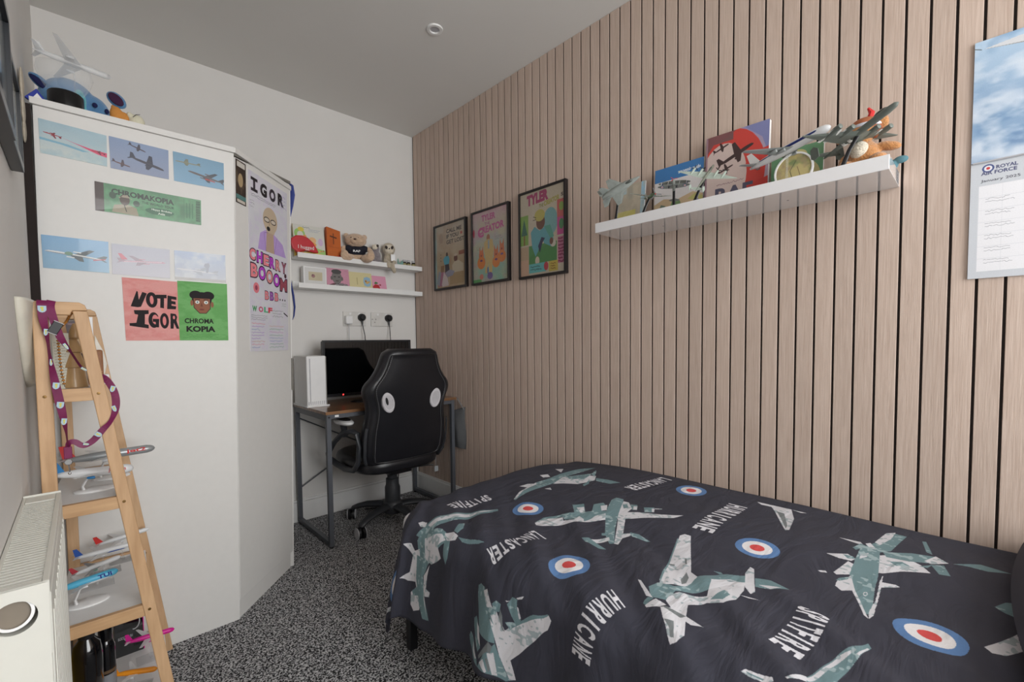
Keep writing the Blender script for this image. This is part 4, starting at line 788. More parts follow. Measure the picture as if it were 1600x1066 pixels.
for k, (jx, zz) in enumerate(((-.118, 0), (-.088, .002), (-.050, 0))):
    t = thing('tiny_jar', (jx, -.07, UZ), ['leftmost of three tiny dark glass jars on upper ledge', 'middle of three tiny dark glass jars on upper ledge', 'rightmost of three tiny dark glass jars, nearest the slats'][k], 'jar', 'tiny jars at the right end of the upper ledge')
    obj('jar', B().lathe([(0, 0), (.0125, 0), (.0135, .003), (.0135, .034), (.010, .040)], (jx, -.07, UZ), n=16), mat('dark_amber_glass', (36, 34, 26), .15, coat=.5), t, smooth=True)
    obj('label_band', B().lathe([(.0138, .016), (.0138, .03)], (jx, -.07, UZ), n=16), col('cream_label', (150, 140, 96)), t, smooth=True)
    obj('lid', B().lathe([(0, .040), (.011, .040), (.011, .053), (0, .053)], (jx, -.07, UZ), n=16), GREYP, t, smooth=True)

# ------------------------------------------------------------------ three framed posters on the slats
def poster(y0, y1, z0, z1, c, label):
    t = thing('poster_frame', (-.01, (y0+y1)/2, z0), label, 'frame')
    f = .011; b = B()
    X0, X1 = -.022, -.0005
    b.box(X0, X1, y1, y0, z1-f, z1).box(X0, X1, y1, y0, z0, z0+f).box(X0, X1, y0-f, y0, z0+f, z1-f).box(X0, X1, y1, y1+f, z0+f, z1-f)
    obj('frame_moulding', b, mat('black_frame', (28, 24, 24), .4), t, bevel=.001)
    obj('poster_print', B().sheet((-.016, y0-f, z0+f), (0, y1-y0+2*f, 0), (0, 0, z1-z0-2*f), .003), c.mat(.35, coat=.4), t)
GN = .80
c = Canvas('poster_lost', 330, 430, (176, 160, 140), gain=GN); c.grade((186, 160, 120), (196, 182, 164)); c.clouds((206, 190, 160), .5, 3, 4); c.rect(0, 0, .06, 1, (170, 196, 194))
c.text('CALL ME', .40, .86, .50, .065, (66, 52, 50), .03).text('IF YOU', .40, .775, .40, .062, (66, 52, 50), .03).text('GET LOST', .40, .685, .58, .065, (66, 52, 50), .03).rect(.86, .79, .92, .83, (190, 80, 70))
c.ell(.22, .80, .07, .08, (176, 156, 140)).clouds((170, 120, 84), .25, 6, 6, .5)
c.ell(.41, .52, .035, .04, (70, 46, 40)).poly([(.28, .46), (.34, .50), (.46, .50), (.50, .44), (.47, .37), (.32, .37)], (84, 176, 200)).poly([(.34, .37), (.47, .37), (.50, .26), (.34, .24)], (60, 52, 66)).poly([(.2, .36), (.32, .36), (.3, .24), (.18, .24)], (150, 110, 70))
c.ell(.70, .44, .06, .055, (110, 62, 50)).ell(.70, .49, .055, .02, (210, 190, 170)).poly([(.58, .34), (.66, .39), (.8, .40), (.95, .33), (.95, .18), (.6, .18)], (214, 200, 176)).rect(.50, .04, .95, .22, (176, 148, 104)).rect(.8, .48, .98, .54, (150, 84, 60))
c.poly([(.08, .14), (.2, .26), (.34, .25), (.42, .14), (.4, .04), (.1, .03)], (176, 110, 140)).poly([(.22, .06), (.3, .26), (.42, .15), (.46, .03), (.24, .02)], (222, 208, 206)).poly([(.34, .24), (.5, .28), (.66, .24), (.6, .18), (.42, .16)], (150, 150, 170)).poly([(.04, .08), (.12, .28), (.2, .26), (.14, .04)], (150, 160, 170))
for k in range(3): c.ell(.2, .54-.05*k, .012, .01, (90, 60, 50))
poster(-.264, -.588, 1.345, 1.750, c, 'black-framed drawing with CALL ME IF YOU GET LOST lettering, left of three')
c = Canvas('poster_pastel', 330, 430, (150, 190, 170), gain=GN); c.grade((140, 196, 176), (214, 180, 182)); c.clouds((210, 196, 150), .5, 3, 4); c.clouds((200, 150, 170), .5, 4, 6, .5)
c.text('TYLER', .27, .86, .40, .09, (196, 92, 150), .05).text('THE', .36, .80, .15, .04, (176, 100, 150), .02).text('CREATOR', .17, .68, .74, .10, (204, 96, 156), .05, rise=.03).text('C', .15, .64, .18, .14, (204, 90, 150), .05)
c.ell(.46, .615, .05, .05, (176, 112, 84)).poly([(.34, .56), (.44, .60), (.58, .58), (.62, .44), (.58, .30), (.56, .12), (.48, .12), (.47, .3), (.44, .12), (.36, .12), (.38, .3), (.33, .44)], (214, 184, 120)).rect(.45, .46, .49, .58, (150, 170, 180))
for x, y, s_ in ((.25, .28, 1), (.68, .26, .9), (.84, .32, .9)):
    c.ell(x, y+.10, .07*s_, .08*s_, (214, 120, 76)).ell(x, y, .12*s_, .09*s_, (226, 136, 70)).poly([(x-.06, y+.14), (x-.05, y+.24), (x-.01, y+.16)], (214, 120, 76)).poly([(x+.01, y+.16), (x+.05, y+.24), (x+.06, y+.14)], (214, 120, 76)).ell(x, y+.10, .016, .014, (120, 40, 60)).ell(x, y+.03, .04, .015, (110, 70, 130))
c.ell(.50, .08, .08, .05, (120, 96, 160)).ell(.44, .16, .02, .05, (80, 100, 160)).rect(0, 0, .25, .05, (90, 170, 96)).ell(.25, .08, .06, .04, (214, 130, 110)).scrawl(.10, .46, .16, .06, (90, 130, 130), 3).scrawl(.66, .56, .22, .06, (110, 130, 130), 3).ell(.03, .72, .03, .06, (190, 60, 90)); c.noise(.08)
poster(-.641, -.949, 1.342, 1.755, c, 'black-framed pastel drawing in pink and green, middle of three')
c = Canvas('poster_green', 330, 430, (206, 192, 170), gain=GN); c.clouds((214, 204, 186), .5, 3, 4)
c.text('TYLER', .16, .84, .50, .13, (176, 60, 110), .07, rise=.02).text('THE', .45, .79, .10, .04, (150, 150, 90), .03).text('CREATOR', .56, .79, .34, .06, (176, 170, 80), .05, rise=.03).text('S', .93, .85, .05, .04, (80, 70, 60), .03)
c.rect(.0, .38, .19, .74, (136, 176, 84)).poly([(.02, .5), (.09, .70), (.17, .5)], (60, 110, 90)).rect(.08, .38, .11, .5, (140, 96, 60)).rect(0, .2, .19, .36, (196, 170, 140)).rect(.0, .0, .2, .2, (214, 176, 150))
c.ell(.70, .60, .16, .16, (130, 180, 180)).rect(.20, .14, .84, .36, (90, 150, 90)).poly([(.2, .14), (.84, .14), (.84, .36), (.5, .32), (.2, .22)], (84, 144, 84))
c.poly([(.25, .52), (.34, .58), (.46, .52), (.60, .56), (.72, .50), (.78, .36), (.74, .30), (.56, .36), (.50, .44), (.42, .28), (.36, .22), (.28, .34)], (104, 172, 182)).poly([(.56, .56), (.70, .56), (.78, .42), (.70, .40)], (96, 170, 150))
c.ell(.48, .62, .10, .09, (120, 78, 60)).ell(.46, .70, .12, .07, (196, 184, 96)).line([(.30, .66), (.38, .66)], (70, 50, 44), .01).line([(.31, .70), (.38, .68)], (70, 50, 44), .01)
c.poly([(.42, .34), (.50, .44), (.58, .42), (.52, .37), (.46, .26)], (60, 56, 90)).ell(.40, .17, .05, .05, (216, 200, 180)).ell(.76, .34, .06, .04, (216, 206, 190)).ell(.72, .37, .04, .04, (120, 78, 60))
c.rect(.85, .62, 1, .82, (206, 100, 96)).ell(.94, .74, .05, .05, (140, 170, 80)).rect(.85, .42, 1, .62, (206, 80, 150)).ell(.94, .54, .05, .06, (80, 140, 90)).rect(.86, .1, 1, .40, (196, 120, 150)); c.scrawl(.87, .1, .12, .3, (140, 40, 80), 8, .02)
c.rect(.2, .03, .6, .14, (110, 190, 190)).scrawl(.24, .05, .3, .07, (40, 70, 80), 2, .008).ell(.60, .09, .05, .05, (196, 70, 80)).rect(.66, .02, .86, .14, (206, 184, 84)).scrawl(.7, .04, .12, .08, (140, 90, 40), 3, .01); c.noise(.06)
poster(-1.023, -1.330, 1.336, 1.770, c, 'black-framed drawing of figure in blue on green, right of three')

# ------------------------------------------------------------------ floating shelf on the slats
SZ = 1.475
fs_ = one('floating_shelf', B().box(-.200, -.0005, -2.495, -1.620, 1.438, SZ), mat('shelf_foil', (226, 226, 228), .12, vary=.005, coat=1.), 'long white floating shelf fixed to the slatted wall', 'shelf', bevel=.0012)
obj('fixing_hole', B().lathe([(0, -.0004), (.003, -.0004), (.003, 0)], (-.1, -1.85, 1.438), n=10), BLACKP, fs_); obj('fixing_hole', B().lathe([(0, -.0004), (.003, -.0004), (.003, 0)], (-.1, -2.25, 1.438), n=10), BLACKP, fs_)
def book(name, y0, y1, z1, c, label, th=.012, x=-.034, lean=.012, page=WHITEP, rough=.4, catg='book', z0=SZ, top_dy=0):
    """cover faces the room (-x); y0 is the edge nearest the corner"""
    t = thing(name, (x, (y0+y1)/2, z0), label, catg)
    b = B(); lo = [(x-th, y0), (x, y0), (x, y1), (x-th, y1)]
    b.hexa([(p, q, z0) for p, q in lo]+[(p+lean, q+top_dy, z1) for p, q in lo]); obj('pages', b, page, t, bevel=.0008)
    e = .0007; P = [(x-th-e, y0, z0+.0005), (x-th-e, y1, z0+.0005), (x-th-e+lean, y1+top_dy, z1+.001), (x-th-e+lean, y0+top_dy, z1+.001)]
    obj('cover', B().add(P+[(p[0]+e*.8, p[1], p[2]) for p in P], [(0, 1, 2, 3), (7, 6, 5, 4), (0, 4, 5, 1), (1, 5, 6, 2), (2, 6, 7, 3), (3, 7, 4, 0)], [[(0, 0), (1, 0), (1, 1), (0, 1)]]+[[(.01, .01)]*4]*5), c.mat(rough), t)
    return t
c = Canvas('pale_blue_cover', 260, 220, (176, 166, 148)); c.rect(.86, 0, 1, 1, (150, 190, 214)).rect(0, .8, .35, 1, (160, 196, 216)).clouds((150, 150, 140), .5, 4, 4).rect(0, .18, .7, .4, (196, 188, 110)).clouds((210, 200, 180), .3, 6, 5).rect(0, 0, .85, .18, (196, 190, 200)).text('RAF', .04, .08, .18, .09, (70, 60, 60), .03)
book('guide_booklet', -1.608, -1.735, 1.652, c, 'small pale blue booklet behind the grey jet, left on shelf', .006, lean=.02, top_dy=0)
c = Canvas('souvenir_cover', 380, 400, (212, 208, 208), gain=.98); c.rect(0, .74, 1, 1, (62, 118, 176)).text('souvenir guide', .50, .80, .44, .09, (230, 232, 236), .02)
c.poly([(0, .0), (0, .32), (.2, .40), (.5, .34), (.8, .42), (1, .34), (1, .0)], (196, 172, 140)).poly([(.3, .12), (.4, .36), (.55, .3), (.6, .12)], (110, 140, 96)).poly([(.7, .3), (.85, .38), (1, .3), (1, .2)], (180, 176, 110)).poly([(.05, .1), (.15, .3), (.25, .26), (.2, .08)], (110, 128, 110)).poly([(.8, .22), (.9, .28), (.95, .2)], (130, 110, 160)).rect(0, 0, 1, .08, (210, 204, 200))
book('souvenir_guide', -1.781, -1.968, 1.672, c, 'white booklet with blue band reading souvenir guide', .008)
c = Canvas('air_force_cover', 420, 420, (196, 176, 172), gain=.95); c.grade((206, 184, 174), (150, 140, 176)); c.clouds((160, 140, 170), .5, 3, 3)
c.ell(.42, .42, .54, .60, (200, 66, 58)).ell(.30, .40, .38, .46, (206, 186, 180)).rect(0, .88, .45, 1, (120, 84, 84)).poly([(0, .74), (0, 1), (.5, 1), (.35, .93), (.15, .9)], (124, 80, 82)); c.poly([(.62, 1), (1, 1), (1, .55), (.9, .8)], (126, 130, 176))
D_ = (64, 46, 46)
cplane(c, .50, .66, .58, .32, D_, D_, 1, True); cplane(c, .26, .80, .26, .3, D_, D_, 1, True); cplane(c, .34, .50, .26, .3, D_, D_, 1, True)
c.poly([(.70, .62), (1, .66), (1, .48), (.78, .44), (.66, .5)], (196, 60, 54)).poly([(.66, .0), (1, .0), (1, .28), (.72, .22)], (196, 60, 54)).text('RAF', .18, .06, .60, .20, (86, 84, 104), .04).scrawl(.2, .29, .6, .04, (130, 100, 110), 1, .006).rect(0, 0, .03, 1, (150, 120, 130))
book('air_force_book', -1.977, -2.178, 1.728, c, 'tall hardback with red disc, dark bombers and RAF lettering', .016, lean=.018)
c = Canvas('green_cover', 260, 260, (104, 150, 112), gain=.95); c.clouds((120, 168, 124), .4, 3, 3); c.ell(.55, .3, .4, .4, (190, 180, 130)).ell(.5, .8, .2, .14, (196, 188, 130))
book('green_book', -2.186, -2.325, 1.612, c, 'green hardback behind the round plate on the shelf', .012, lean=.012)
# round plate with a white rim
X = Matrix.Translation((-.105, -2.265, SZ+.0455)) @ Matrix.Rotation(math.radians(12), 4, 'Y') @ Matrix.Rotation(-PI/2, 4, 'Y')
t = thing('round_plaque', (-.1, -2.265, SZ), 'round sand and green camouflage plaque with white rim', 'ornament')
c = Canvas('plaque_print', 200, 200, (186, 172, 118)); c.clouds((122, 138, 92), .9, 4, 4, .5); c.clouds((160, 140, 110), .8, 5, 5, .5); c.line([(.2, .5), (.5, .6), (.8, .45)], (90, 90, 70), .02).line([(.3, .3), (.6, .4)], (110, 90, 70), .015)
n = 36; b = B(X); vs = [(0, 0, .003)]+[(.052*math.cos(2*PI*k/n), .046*math.sin(2*PI*k/n), .002) for k in range(n)]
b.add(vs, [(0, k+1, (k+1) % n+1) for k in range(n)], [[(.5, .5), (.5+.5*math.cos(2*PI*k/n), .5+.5*math.sin(2*PI*k/n)), (.5+.5*math.cos(2*PI*(k+1)/n), .5+.5*math.sin(2*PI*(k+1)/n))] for k in range(n)])
obj('plaque_print', b, c.mat(.5), t)
obj('rim', B(X @ Matrix.Diagonal((1.13, 1, 1, 1))).lathe([(.0455, .001), (.0465, .005), (.0505, .005), (.0515, 0), (.0505, -.004), (0, -.004)], n=36), mat('rim_white', (232, 232, 232), .3), t, smooth=True)

# ------------------------------------------------------------------ model aeroplanes
def wing(b, root_y, tip_y, xr0, xr1, xt0, xt1, z0, z1, th=.0035, round_=False):
    """flying surface: root chord xr0..xr1 (rear..front), tip chord xt0..xt1"""
    m = 5 if round_ else 2; P = []
    for i in range(m):
        u = i/(m-1); k = 1 if not round_ else math.sqrt(max(.06, 1-(u**2.4)))
        c0, c1 = xr0+(xt0-xr0)*u, xr1+(xt1-xr1)*u; mid = (c0+c1)/2; h = (c1-c0)/2*k; y = root_y+(tip_y-root_y)*u; z = z0+(z1-z0)*u; t_ = th*(1-.6*u)
        P += [(mid-h, y, z), (mid+h*.4, y, z+t_*.5), (mid+h, y, z), (mid+h*.4, y, z-t_*.5)]
    fs = [(0, 1, 2, 3), (4*m-1, 4*m-2, 4*m-3, 4*m-4)]
    for i in range(m-1): fs += [(4*i+k, 4*i+(k+1) % 4, 4*i+4+(k+1) % 4, 4*i+4+k) for k in range(4)]
    return b.add(P, fs)
def frame3(n_, t_, wv):
    d = n_-t_; L = d.length; x = d.normalized(); y = Vector(wv)-x*x.dot(Vector(wv)); y.normalize(); z = x.cross(y)
    if z.z < 0: y, z = -y, -z
    return Matrix(((x.x, y.x, z.x), (x.y, y.y, z.y), (x.z, y.z, z.z))).to_4x4(), L
def airliner(name, label, nose, tail, L=None, body=WHITEP, winc=None, tailc=None, belly=None, eng=None, logo=None, logoc=None, stand='white', four=False, zbase=0, pitch=.06, span=.95, group='model airliners on the ladder shelf', fat=.052, sweep=1., roll=0., stripe=None, wv=None):
    """nose and tail are (x, y, z) in the room"""
    n_, t_ = Vector(nose), Vector(tail); d = n_-t_; L = d.length; c_ = (n_+t_)/2; yaw = math.atan2(d.y, d.x)
    t = thing(name, (c_.x, c_.y, zbase), label, 'model plane', group, rot=(0, 0, yaw))
    hz = c_.z-zbase; pit = math.asin(max(-1, min(1, d.z/L)))
    X = Matrix.Translation((0, 0, hz)) @ Matrix.Rotation(-pit, 4, 'Y') @ Matrix.Rotation(roll, 4, 'X') @ Matrix.Scale(L, 4)
    if wv is not None: t.rotation_euler = (0, 0, 0); X = Matrix.Translation((0, 0, hz)) @ frame3(n_, t_, wv)[0] @ Matrix.Scale(L, 4)
    r = fat; winc = winc or body; tailc = tailc or body; eng = eng or winc
    prof = [(0, .5), (r*.45, .485), (r*.8, .455), (r, .40), (r, -.10), (r*.92, -.22), (r*.62, -.38), (r*.25, -.49), (0, -.5)]
    obj('fuselage', B(X).lathe(prof, axis='x', n=20), body, t, smooth=2)
    if belly: obj('belly', B(X @ Matrix.Translation((0, 0, -.002))).lathe([(p*1.02, q) for p, q in prof[1:-2]], axis='x', n=20, sy=.999) if False else B(X).tube([(x, 0, -r*.30+(.3*max(0, -x-.1)*r*3)) for x in np.linspace(.43, -.40, 9)], [r*.55, r*.86, r*.9, r*.9, r*.9, r*.86, r*.72, r*.5, r*.3], 14), belly, t, smooth=2)
    if stripe: obj('stripe', B(X).tube([(x, -r*.62, r*.18+(.3*max(0, -x-.1)*r*1.5)) for x in np.linspace(.44, -.34, 9)], [r*.2, r*.42, r*.46, r*.46, r*.46, r*.44, r*.36, r*.25, r*.1], 10, flat=1.), stripe, t, smooth=2)
    for s_ in (-1, 1):
        obj('wing', wing(B(X), 0, s_*span/2, -.10, .13, -.26*sweep, -.20*sweep, -r*.5, r*.3, .014), winc, t)
        obj('tailplane', wing(B(X), 0, s_*span*.19, -.46, -.36, -.52, -.475, r*.3, r*.5, .008), winc, t)
        for k in ((.30,) if not four else (.22, .36)):
            ey = s_*span*k*.55; ex = .07-k*.38*sweep; obj('engine', B(X).lathe([(.012, .05), (.020, .05), (.022, .02), (.018, -.03), (.010, -.05)], (ex, ey, -r*.75), axis='x', n=12), eng, t, smooth=True)
    b = B(X); b.prism([(-.34, 0), (-.44, .17), (-.505, .17), (-.475, 0)], (0, -.004, r*.45), (1, 0, 0), (0, 0, 1), (0, .008, 0)); obj('tail_fin', b, tailc, t)
    obj('cockpit_glass', B(X).ell((.452, 0, r*.35), (.018, r*.62, r*.35), 10, 6), BLACKP, t, smooth=2)
    if logo: obj('lettering', text_mesh(B(X), logo, (.40-.23, -r*1.02, -r*.35), (.22, 0, 0), (0, 0, r*1.1), .002, .03), logoc, t)
    if stand:
        sm = {'white': WHITEP, 'clear': GLASS, 'black': BLACKP}[stand]
        if stand == 'clear':
            obj('stand_base', B().box(-.035, .035, -.025, .025, 0, .003), sm, t, bevel=.001); obj('stand_post', B().tube([(0, 0, .003), (-.006, 0, hz*.5), (0, 0, hz-r*L*.9)], [.006, .003, .005], 8, flat=.6), sm, t, smooth=True)
        else:
            obj('stand_base', B().lathe([(0, 0), (1, 0), (1, .004), (.9, .006), (0, .007)], n=28, sx=.045, sy=.03) if False else B(Matrix.Diagonal((.042, .028, 1, 1))).lathe([(0, 0), (1, 0), (1, .003), (.92, .005), (0, .0055)], n=28), sm, t, smooth=True)
            obj('stand_post', B().tube([(-.022, 0, .004), (-.024, 0, hz*.3), (-.014, 0, hz*.7), (.0, 0, hz-r*L*.7)], [.008, .006, .005, .008], 8, flat=.5), sm, t, smooth=True)
    return t
def warplane(name, label, nose, tail, body, wingc=None, kind='fighter', stand=None, zbase=SZ, span=1.05, roll=0., under=None, stripes=False, spinner=None, base_r=.018, foot=None, wv=None, props=True, wo=0.):
    n_, t_ = Vector(nose), Vector(tail); d = n_-t_; L = d.length; c_ = (n_+t_)/2; yaw = math.atan2(d.y, d.x)
    t = thing(name, (c_.x, c_.y, zbase), label, 'model plane', 'model warplanes on the floating shelf', rot=(0, 0, yaw)); t['_yaw'] = yaw
    hz = c_.z-zbase; pit = math.asin(max(-1, min(1, d.z/L)))
    X = Matrix.Translation((0, 0, hz)) @ Matrix.Rotation(-pit, 4, 'Y') @ Matrix.Rotation(roll, 4, 'X') @ Matrix.Scale(L, 4)
    if wv is not None: yaw = 0; t.rotation_euler = (0, 0, 0); X = Matrix.Translation((0, 0, hz)) @ frame3(n_, t_, wv)[0] @ Matrix.Scale(L, 4); span = 2*Vector(wv).length/L
    wingc = wingc or body; W2 = mat('invasion_white', (214, 214, 210), .5)
    def prop(x, y, z, r, m_=DARKP):
        a0 = R0.random()*2; b = B(X)
        for k in range(3):
            a = a0+k*2*PI/3; b.bar((x+.012, y+.01*math.sin(a), z+.01*math.cos(a)), (x+.012, y+r*math.sin(a), z+r*math.cos(a)), .022, .005, (1, 0, 0))
        obj('propeller', b, m_, t); obj('spinner', B(X).lathe([(.018, 0), (.016, .018), (0, .036)], (x, y, z), axis='x', n=10), spinner or body, t, smooth=True)
    if kind == 'stealth':
        obj('fuselage', B(X).lathe([(0, .5), (.025, .44), (.05, .32), (.085, .15), (.09, -.2), (.06, -.40), (.04, -.46)], axis='x', n=10, sy=.62, sx=1.15), body, t, smooth=True)
        for s_ in (-1, 1):
            obj('wing', wing(B(X), s_*.05, s_*.36, -.25, .12, -.22, -.12, 0, 0, .02), wingc, t)
            obj('tailplane', wing(B(X), s_*.06, s_*.24, -.48, -.25, -.50, -.40, 0, 0, .012), wingc, t)
            b = B(X); b.prism([(-.22, 0), (-.36, .17), (-.44, .17), (-.42, 0)], (0, s_*.08, .03), (1, 0, 0), (0, s_*.45, .9), (0, .01, 0)); obj('tail_fin', b, wingc, t)
        obj('canopy', B(X).ell((.22, 0, .045), (.09, .03, .03), 12, 8), mat('smoked_canopy', (70, 74, 70), .15, coat=.5), t, smooth=2)
    elif kind == 'biplane':
        obj('fuselage', B(X).lathe([(.03, .46), (.055, .42), (.06, .2), (.045, -.1), (.012, -.5)], axis='x', n=12), body, t, smooth=True)
        for z in (.16, -.04):
            b = B(X)
            for s_ in (-1, 1): wing(b, 0, s_*.56, .10, .30, .10, .30, z, z+.02, .016, True)
            obj('wing', b, wingc, t)
        for s_ in (-1, 1):
            for yy in (.2, .44):
                for xx in (.14, .27): obj('strut', B(X).tube([(xx, s_*yy, -.04), (xx, s_*yy, .17)], .007, 5), WHITEP, t)
            for r_, mm in ((.062, col('roundel_blue', (60, 66, 120))), (.042, W2), (.02, RED)):
                obj('roundel', B(X).lathe([(0, 0), (r_, 0)], (.2, s_*.40, -.052-.0015*(.07-r_)*10), n=16), mm, t); obj('roundel', B(X).lathe([(0, 0), (r_, 0)], (.2+.0, s_*.40, .172+.03*(.07-r_)), n=16), mm, t)
            obj('undercarriage', B(X).tube([(.25, s_*.03, -.04), (.28, s_*.13, -.2)], .008, 5).lathe([(0, -.02), (.055, -.02), (.055, .02), (0, .02)], (.28, s_*.14, -.2), axis='y', n=14), DARKP, t)
        obj('tailplane', wing(wing(B(X), 0, .2, -.48, -.34, -.46, -.38, 0, 0, .01, True), 0, -.2, -.48, -.34, -.46, -.38, 0, 0, .01, True), wingc, t)
        obj('tail_fin', B(X).prism([(-.36, 0), (-.42, .12), (-.5, .12), (-.5, 0)], (0, -.004, 0), (1, 0, 0), (0, 0, 1), (0, .008, 0)), RED, t); prop(.46, 0, 0, .15, RED)
    else:
        r = .05 if kind == 'fighter' else .042
        obj('fuselage', B(X).lathe([(.012, .5), (r*.75, .47), (r, .38), (r, .05), (r*.75, -.18), (r*.3, -.48), (.004, -.5)], axis='x', n=14, sx=.9), body, t, smooth=2)
        ws = wingc; XW = X @ Matrix.Translation((wo, 0, 0))
        for s_ in (-1, 1):
            obj('wing', wing(B(XW), 0, s_*span/2, -.02, .24, .04, .13, -.015, .04 if kind == 'fighter' else .03, .026, True), ws, t)
            obj('tailplane', wing(B(X), 0, s_*.19, -.48, -.36, -.46, -.40, .01, .01, .012, True), ws, t)
            if stripes:
                for q in (.14, .20, .26): obj('invasion_stripe', wing(B(XW @ Matrix.Translation((0, 0, .002))), s_*span*q, s_*span*(q+.028), -.015, .235, -.012, .225, -.004+q*.04, .0+q*.05, .028), W2, t)
            if kind == 'bomber':
                for q in ((.14, .27) if span < 1.35 else (.13, .26)):
                    ey = s_*span*q; obj('engine', B(XW).lathe([(.010, .10), (.030, .09), (.034, .03), (.028, -.08), (.004, -.16)], (.20, ey, -.002+q*.05), axis='x', n=12), under or body, t, smooth=True)
                    if props: prop(.30, ey, -.002+q*.05, .10)
                obj('tail_fin', B(X).prism([(-.38, -.05), (-.37, .06), (-.42, .11), (-.48, .10), (-.50, -.02), (-.46, -.06)], (0, s_*.19-.004, .012), (1, 0, 0), (0, 0, 1), (0, .008, 0)), ws, t)
        if kind == 'fighter':
            obj('tail_fin', B(X).prism([(-.34, 0), (-.42, .14), (-.47, .15), (-.5, .05), (-.49, 0)], (0, -.004, .01), (1, 0, 0), (0, 0, 1), (0, .008, 0)), ws, t); prop(.49, 0, 0, .17)
        if stripes:
            for q in (-.12, -.20): obj('invasion_stripe', B(X).lathe([(r*.98*(1 if q > -.15 else .86), q), (r*.98*(1 if q > -.15 else .86), q+.035)], axis='x', n=14), W2, t)
        obj('canopy', B(X).ell((.12 if kind == 'fighter' else .30, 0, r*.85), (.09, r*.6, r*.7), 12, 8), mat('smoked_canopy', (70, 74, 70), .15, coat=.5), t, smooth=2)
    if stand:
        inv = Matrix.Rotation(-yaw, 3, 'Z'); f = inv @ Vector(foot or (0, 0, 0))
        obj('stand_post', B().tube([(f.x, f.y, .003), (f.x*.95, f.y*.95, .012), (f.x*.55, f.y*.55, hz*.55), (0, 0, hz-.03*L)], [.010, .006, .005, .005], 8, flat=.55), BLACKP, t, smooth=True)
        obj('stand_base', B().lathe([(0, 0), (base_r, 0), (base_r, .002), (base_r*.7, .004), (0, .005)], (f.x, f.y, 0), n=20), BLACKP if stand == 'black' else RED, t, smooth=True)
    return t
JG = mat('jet_grey', (128, 134, 130), .5, vary=.12, scale=60); OG = mat('olive_grey', (112, 116, 104), .5, vary=.15, scale=40); LG = mat('pale_green_grey', (164, 176, 166), .5, vary=.08)
warplane('model_jet', 'grey stealth jet model on black stand, leftmost on floating shelf', (-.13, -1.775, 1.633), (-.19, -1.640, 1.564), JG, kind='stealth', stand='black', foot=(.02, .035, 0), wv=(.020, -.030, .055))
warplane('model_fighter', 'small green fighter model with black and white stripes on black stand', (-.165, -1.853, 1.540), (-.075, -1.760, 1.562), mat('camo_green', (96, 120, 90), .5, vary=.3, scale=40), LG, 'fighter', 'black', stripes=True, foot=(-.01, .025, 0), spinner=RED, wv=(-.052, .055, .006))
warplane('model_biplane', 'grey biplane model with roundels on a red base', (-.150, -1.912, 1.583), (-.085, -1.885, 1.520), JG, JG, 'biplane', 'red', foot=(.0, .0, 0), base_r=.026, wv=(-.029, .063, .010))
warplane('model_bomber', 'green four-engined bomber model in front of the tall red-disc book', (-.115, -2.036, 1.602), (-.185, -2.006, 1.508), OG, LG, 'bomber', 'black', foot=(-.0, .035, 0), under=LG, wv=(-.009, .095, .031))
# long pale airliner with blue stripe
airliner('model_airliner', 'long grey and white airliner model with dark blue stripe, nose to the right', (-.155, -2.365, 1.602), (-.095, -2.140, 1.562), body=mat('airliner_white', (206, 208, 210), .35), winc=mat('airliner_grey', (146, 152, 152), .4), tailc=WHITEP, stand=None, zbase=SZ, four=True, span=1.08, group='model warplanes on the floating shelf', fat=.055, stripe=col('navy_stripe', (28, 42, 104), .4), wv=(-.12, .071, -.012))
t = [o for o in bpy.data.objects if o.name == 'model_airliner'][0]
obj('stand_post', B().tube([(0, 0, .003), (0, 0, .05), (0, 0, .106)], [.005, .003, .005], 8), GLASS, t); obj('stand_base', B().lathe([(0, 0), (.026, 0), (.026, .003), (0, .004)], n=20), GLASS, t)
DGG = mat('dark_green_grey', (104, 112, 106), .45, vary=.1)
warplane('model_heavy_bomber', 'large dark grey-green bomber model on black stand, before the dog', (-.205, -2.509, 1.592), (-.085, -2.335, 1.540), DGG, DGG, 'bomber', 'black', stripes=True, foot=(-.01, .03, 0), base_r=.022, wv=(-.12, .089, -.013), props=False, wo=-.17)
# dog toy
t = thing('dog_toy', (-.075, -2.43, SZ), 'brown soft toy dog in flying helmet, right end of shelf', 'soft toy')
BFd = fur('ginger_fur', (184, 128, 76)); dx_, dy_ = -.070, -2.425
plush('body', [((dx_, dy_, SZ+.045), (.034, .038, .046)), ((dx_-.004, dy_+.004, SZ+.115), (.036, .036, .032)), ((dx_-.020, dy_+.040, SZ+.105), (.022, .024, .017)), ((dx_-.03, dy_+.038, SZ+.020), (.020, .020, .018)), ((dx_-.035, dy_-.036, SZ+.020), (.022, .022, .020)), ((dx_, dy_-.052, SZ+.062), (.013, .030, .013), Euler((.3, 0, 0))), ((dx_, dy_+.042, SZ+.040), (.012, .016, .024)), ((dx_+.0, dy_-.038, SZ+.130), (.012, .016, .020))], BFd, t)
plush('chest_patch', [((dx_-.022, dy_+.006, SZ+.060), (.018, .022, .026)), ((dx_-.026, dy_+.040, SZ+.100), (.018, .018, .011))], WF, t)
plush('flying_helmet', [((dx_-.004, dy_-.002, SZ+.128), (.034, .035, .024)), ((dx_-.004, dy_-.026, SZ+.112), (.022, .016, .022))], mat('tan_leather', (156, 92, 60), .6), t)
obj('nose', B().ell((dx_-.036, dy_+.058, SZ+.104), (.006, .007, .005), 10, 6), BLACKP, t, smooth=2)
obj('goggle_strap', B().lathe([(.0365, -.004), (.0375, 0), (.0365, .004)], (dx_-.004, dy_-.002, SZ+.124), n=24), mat('pale_strap', (196, 196, 204), .6), t, smooth=True)
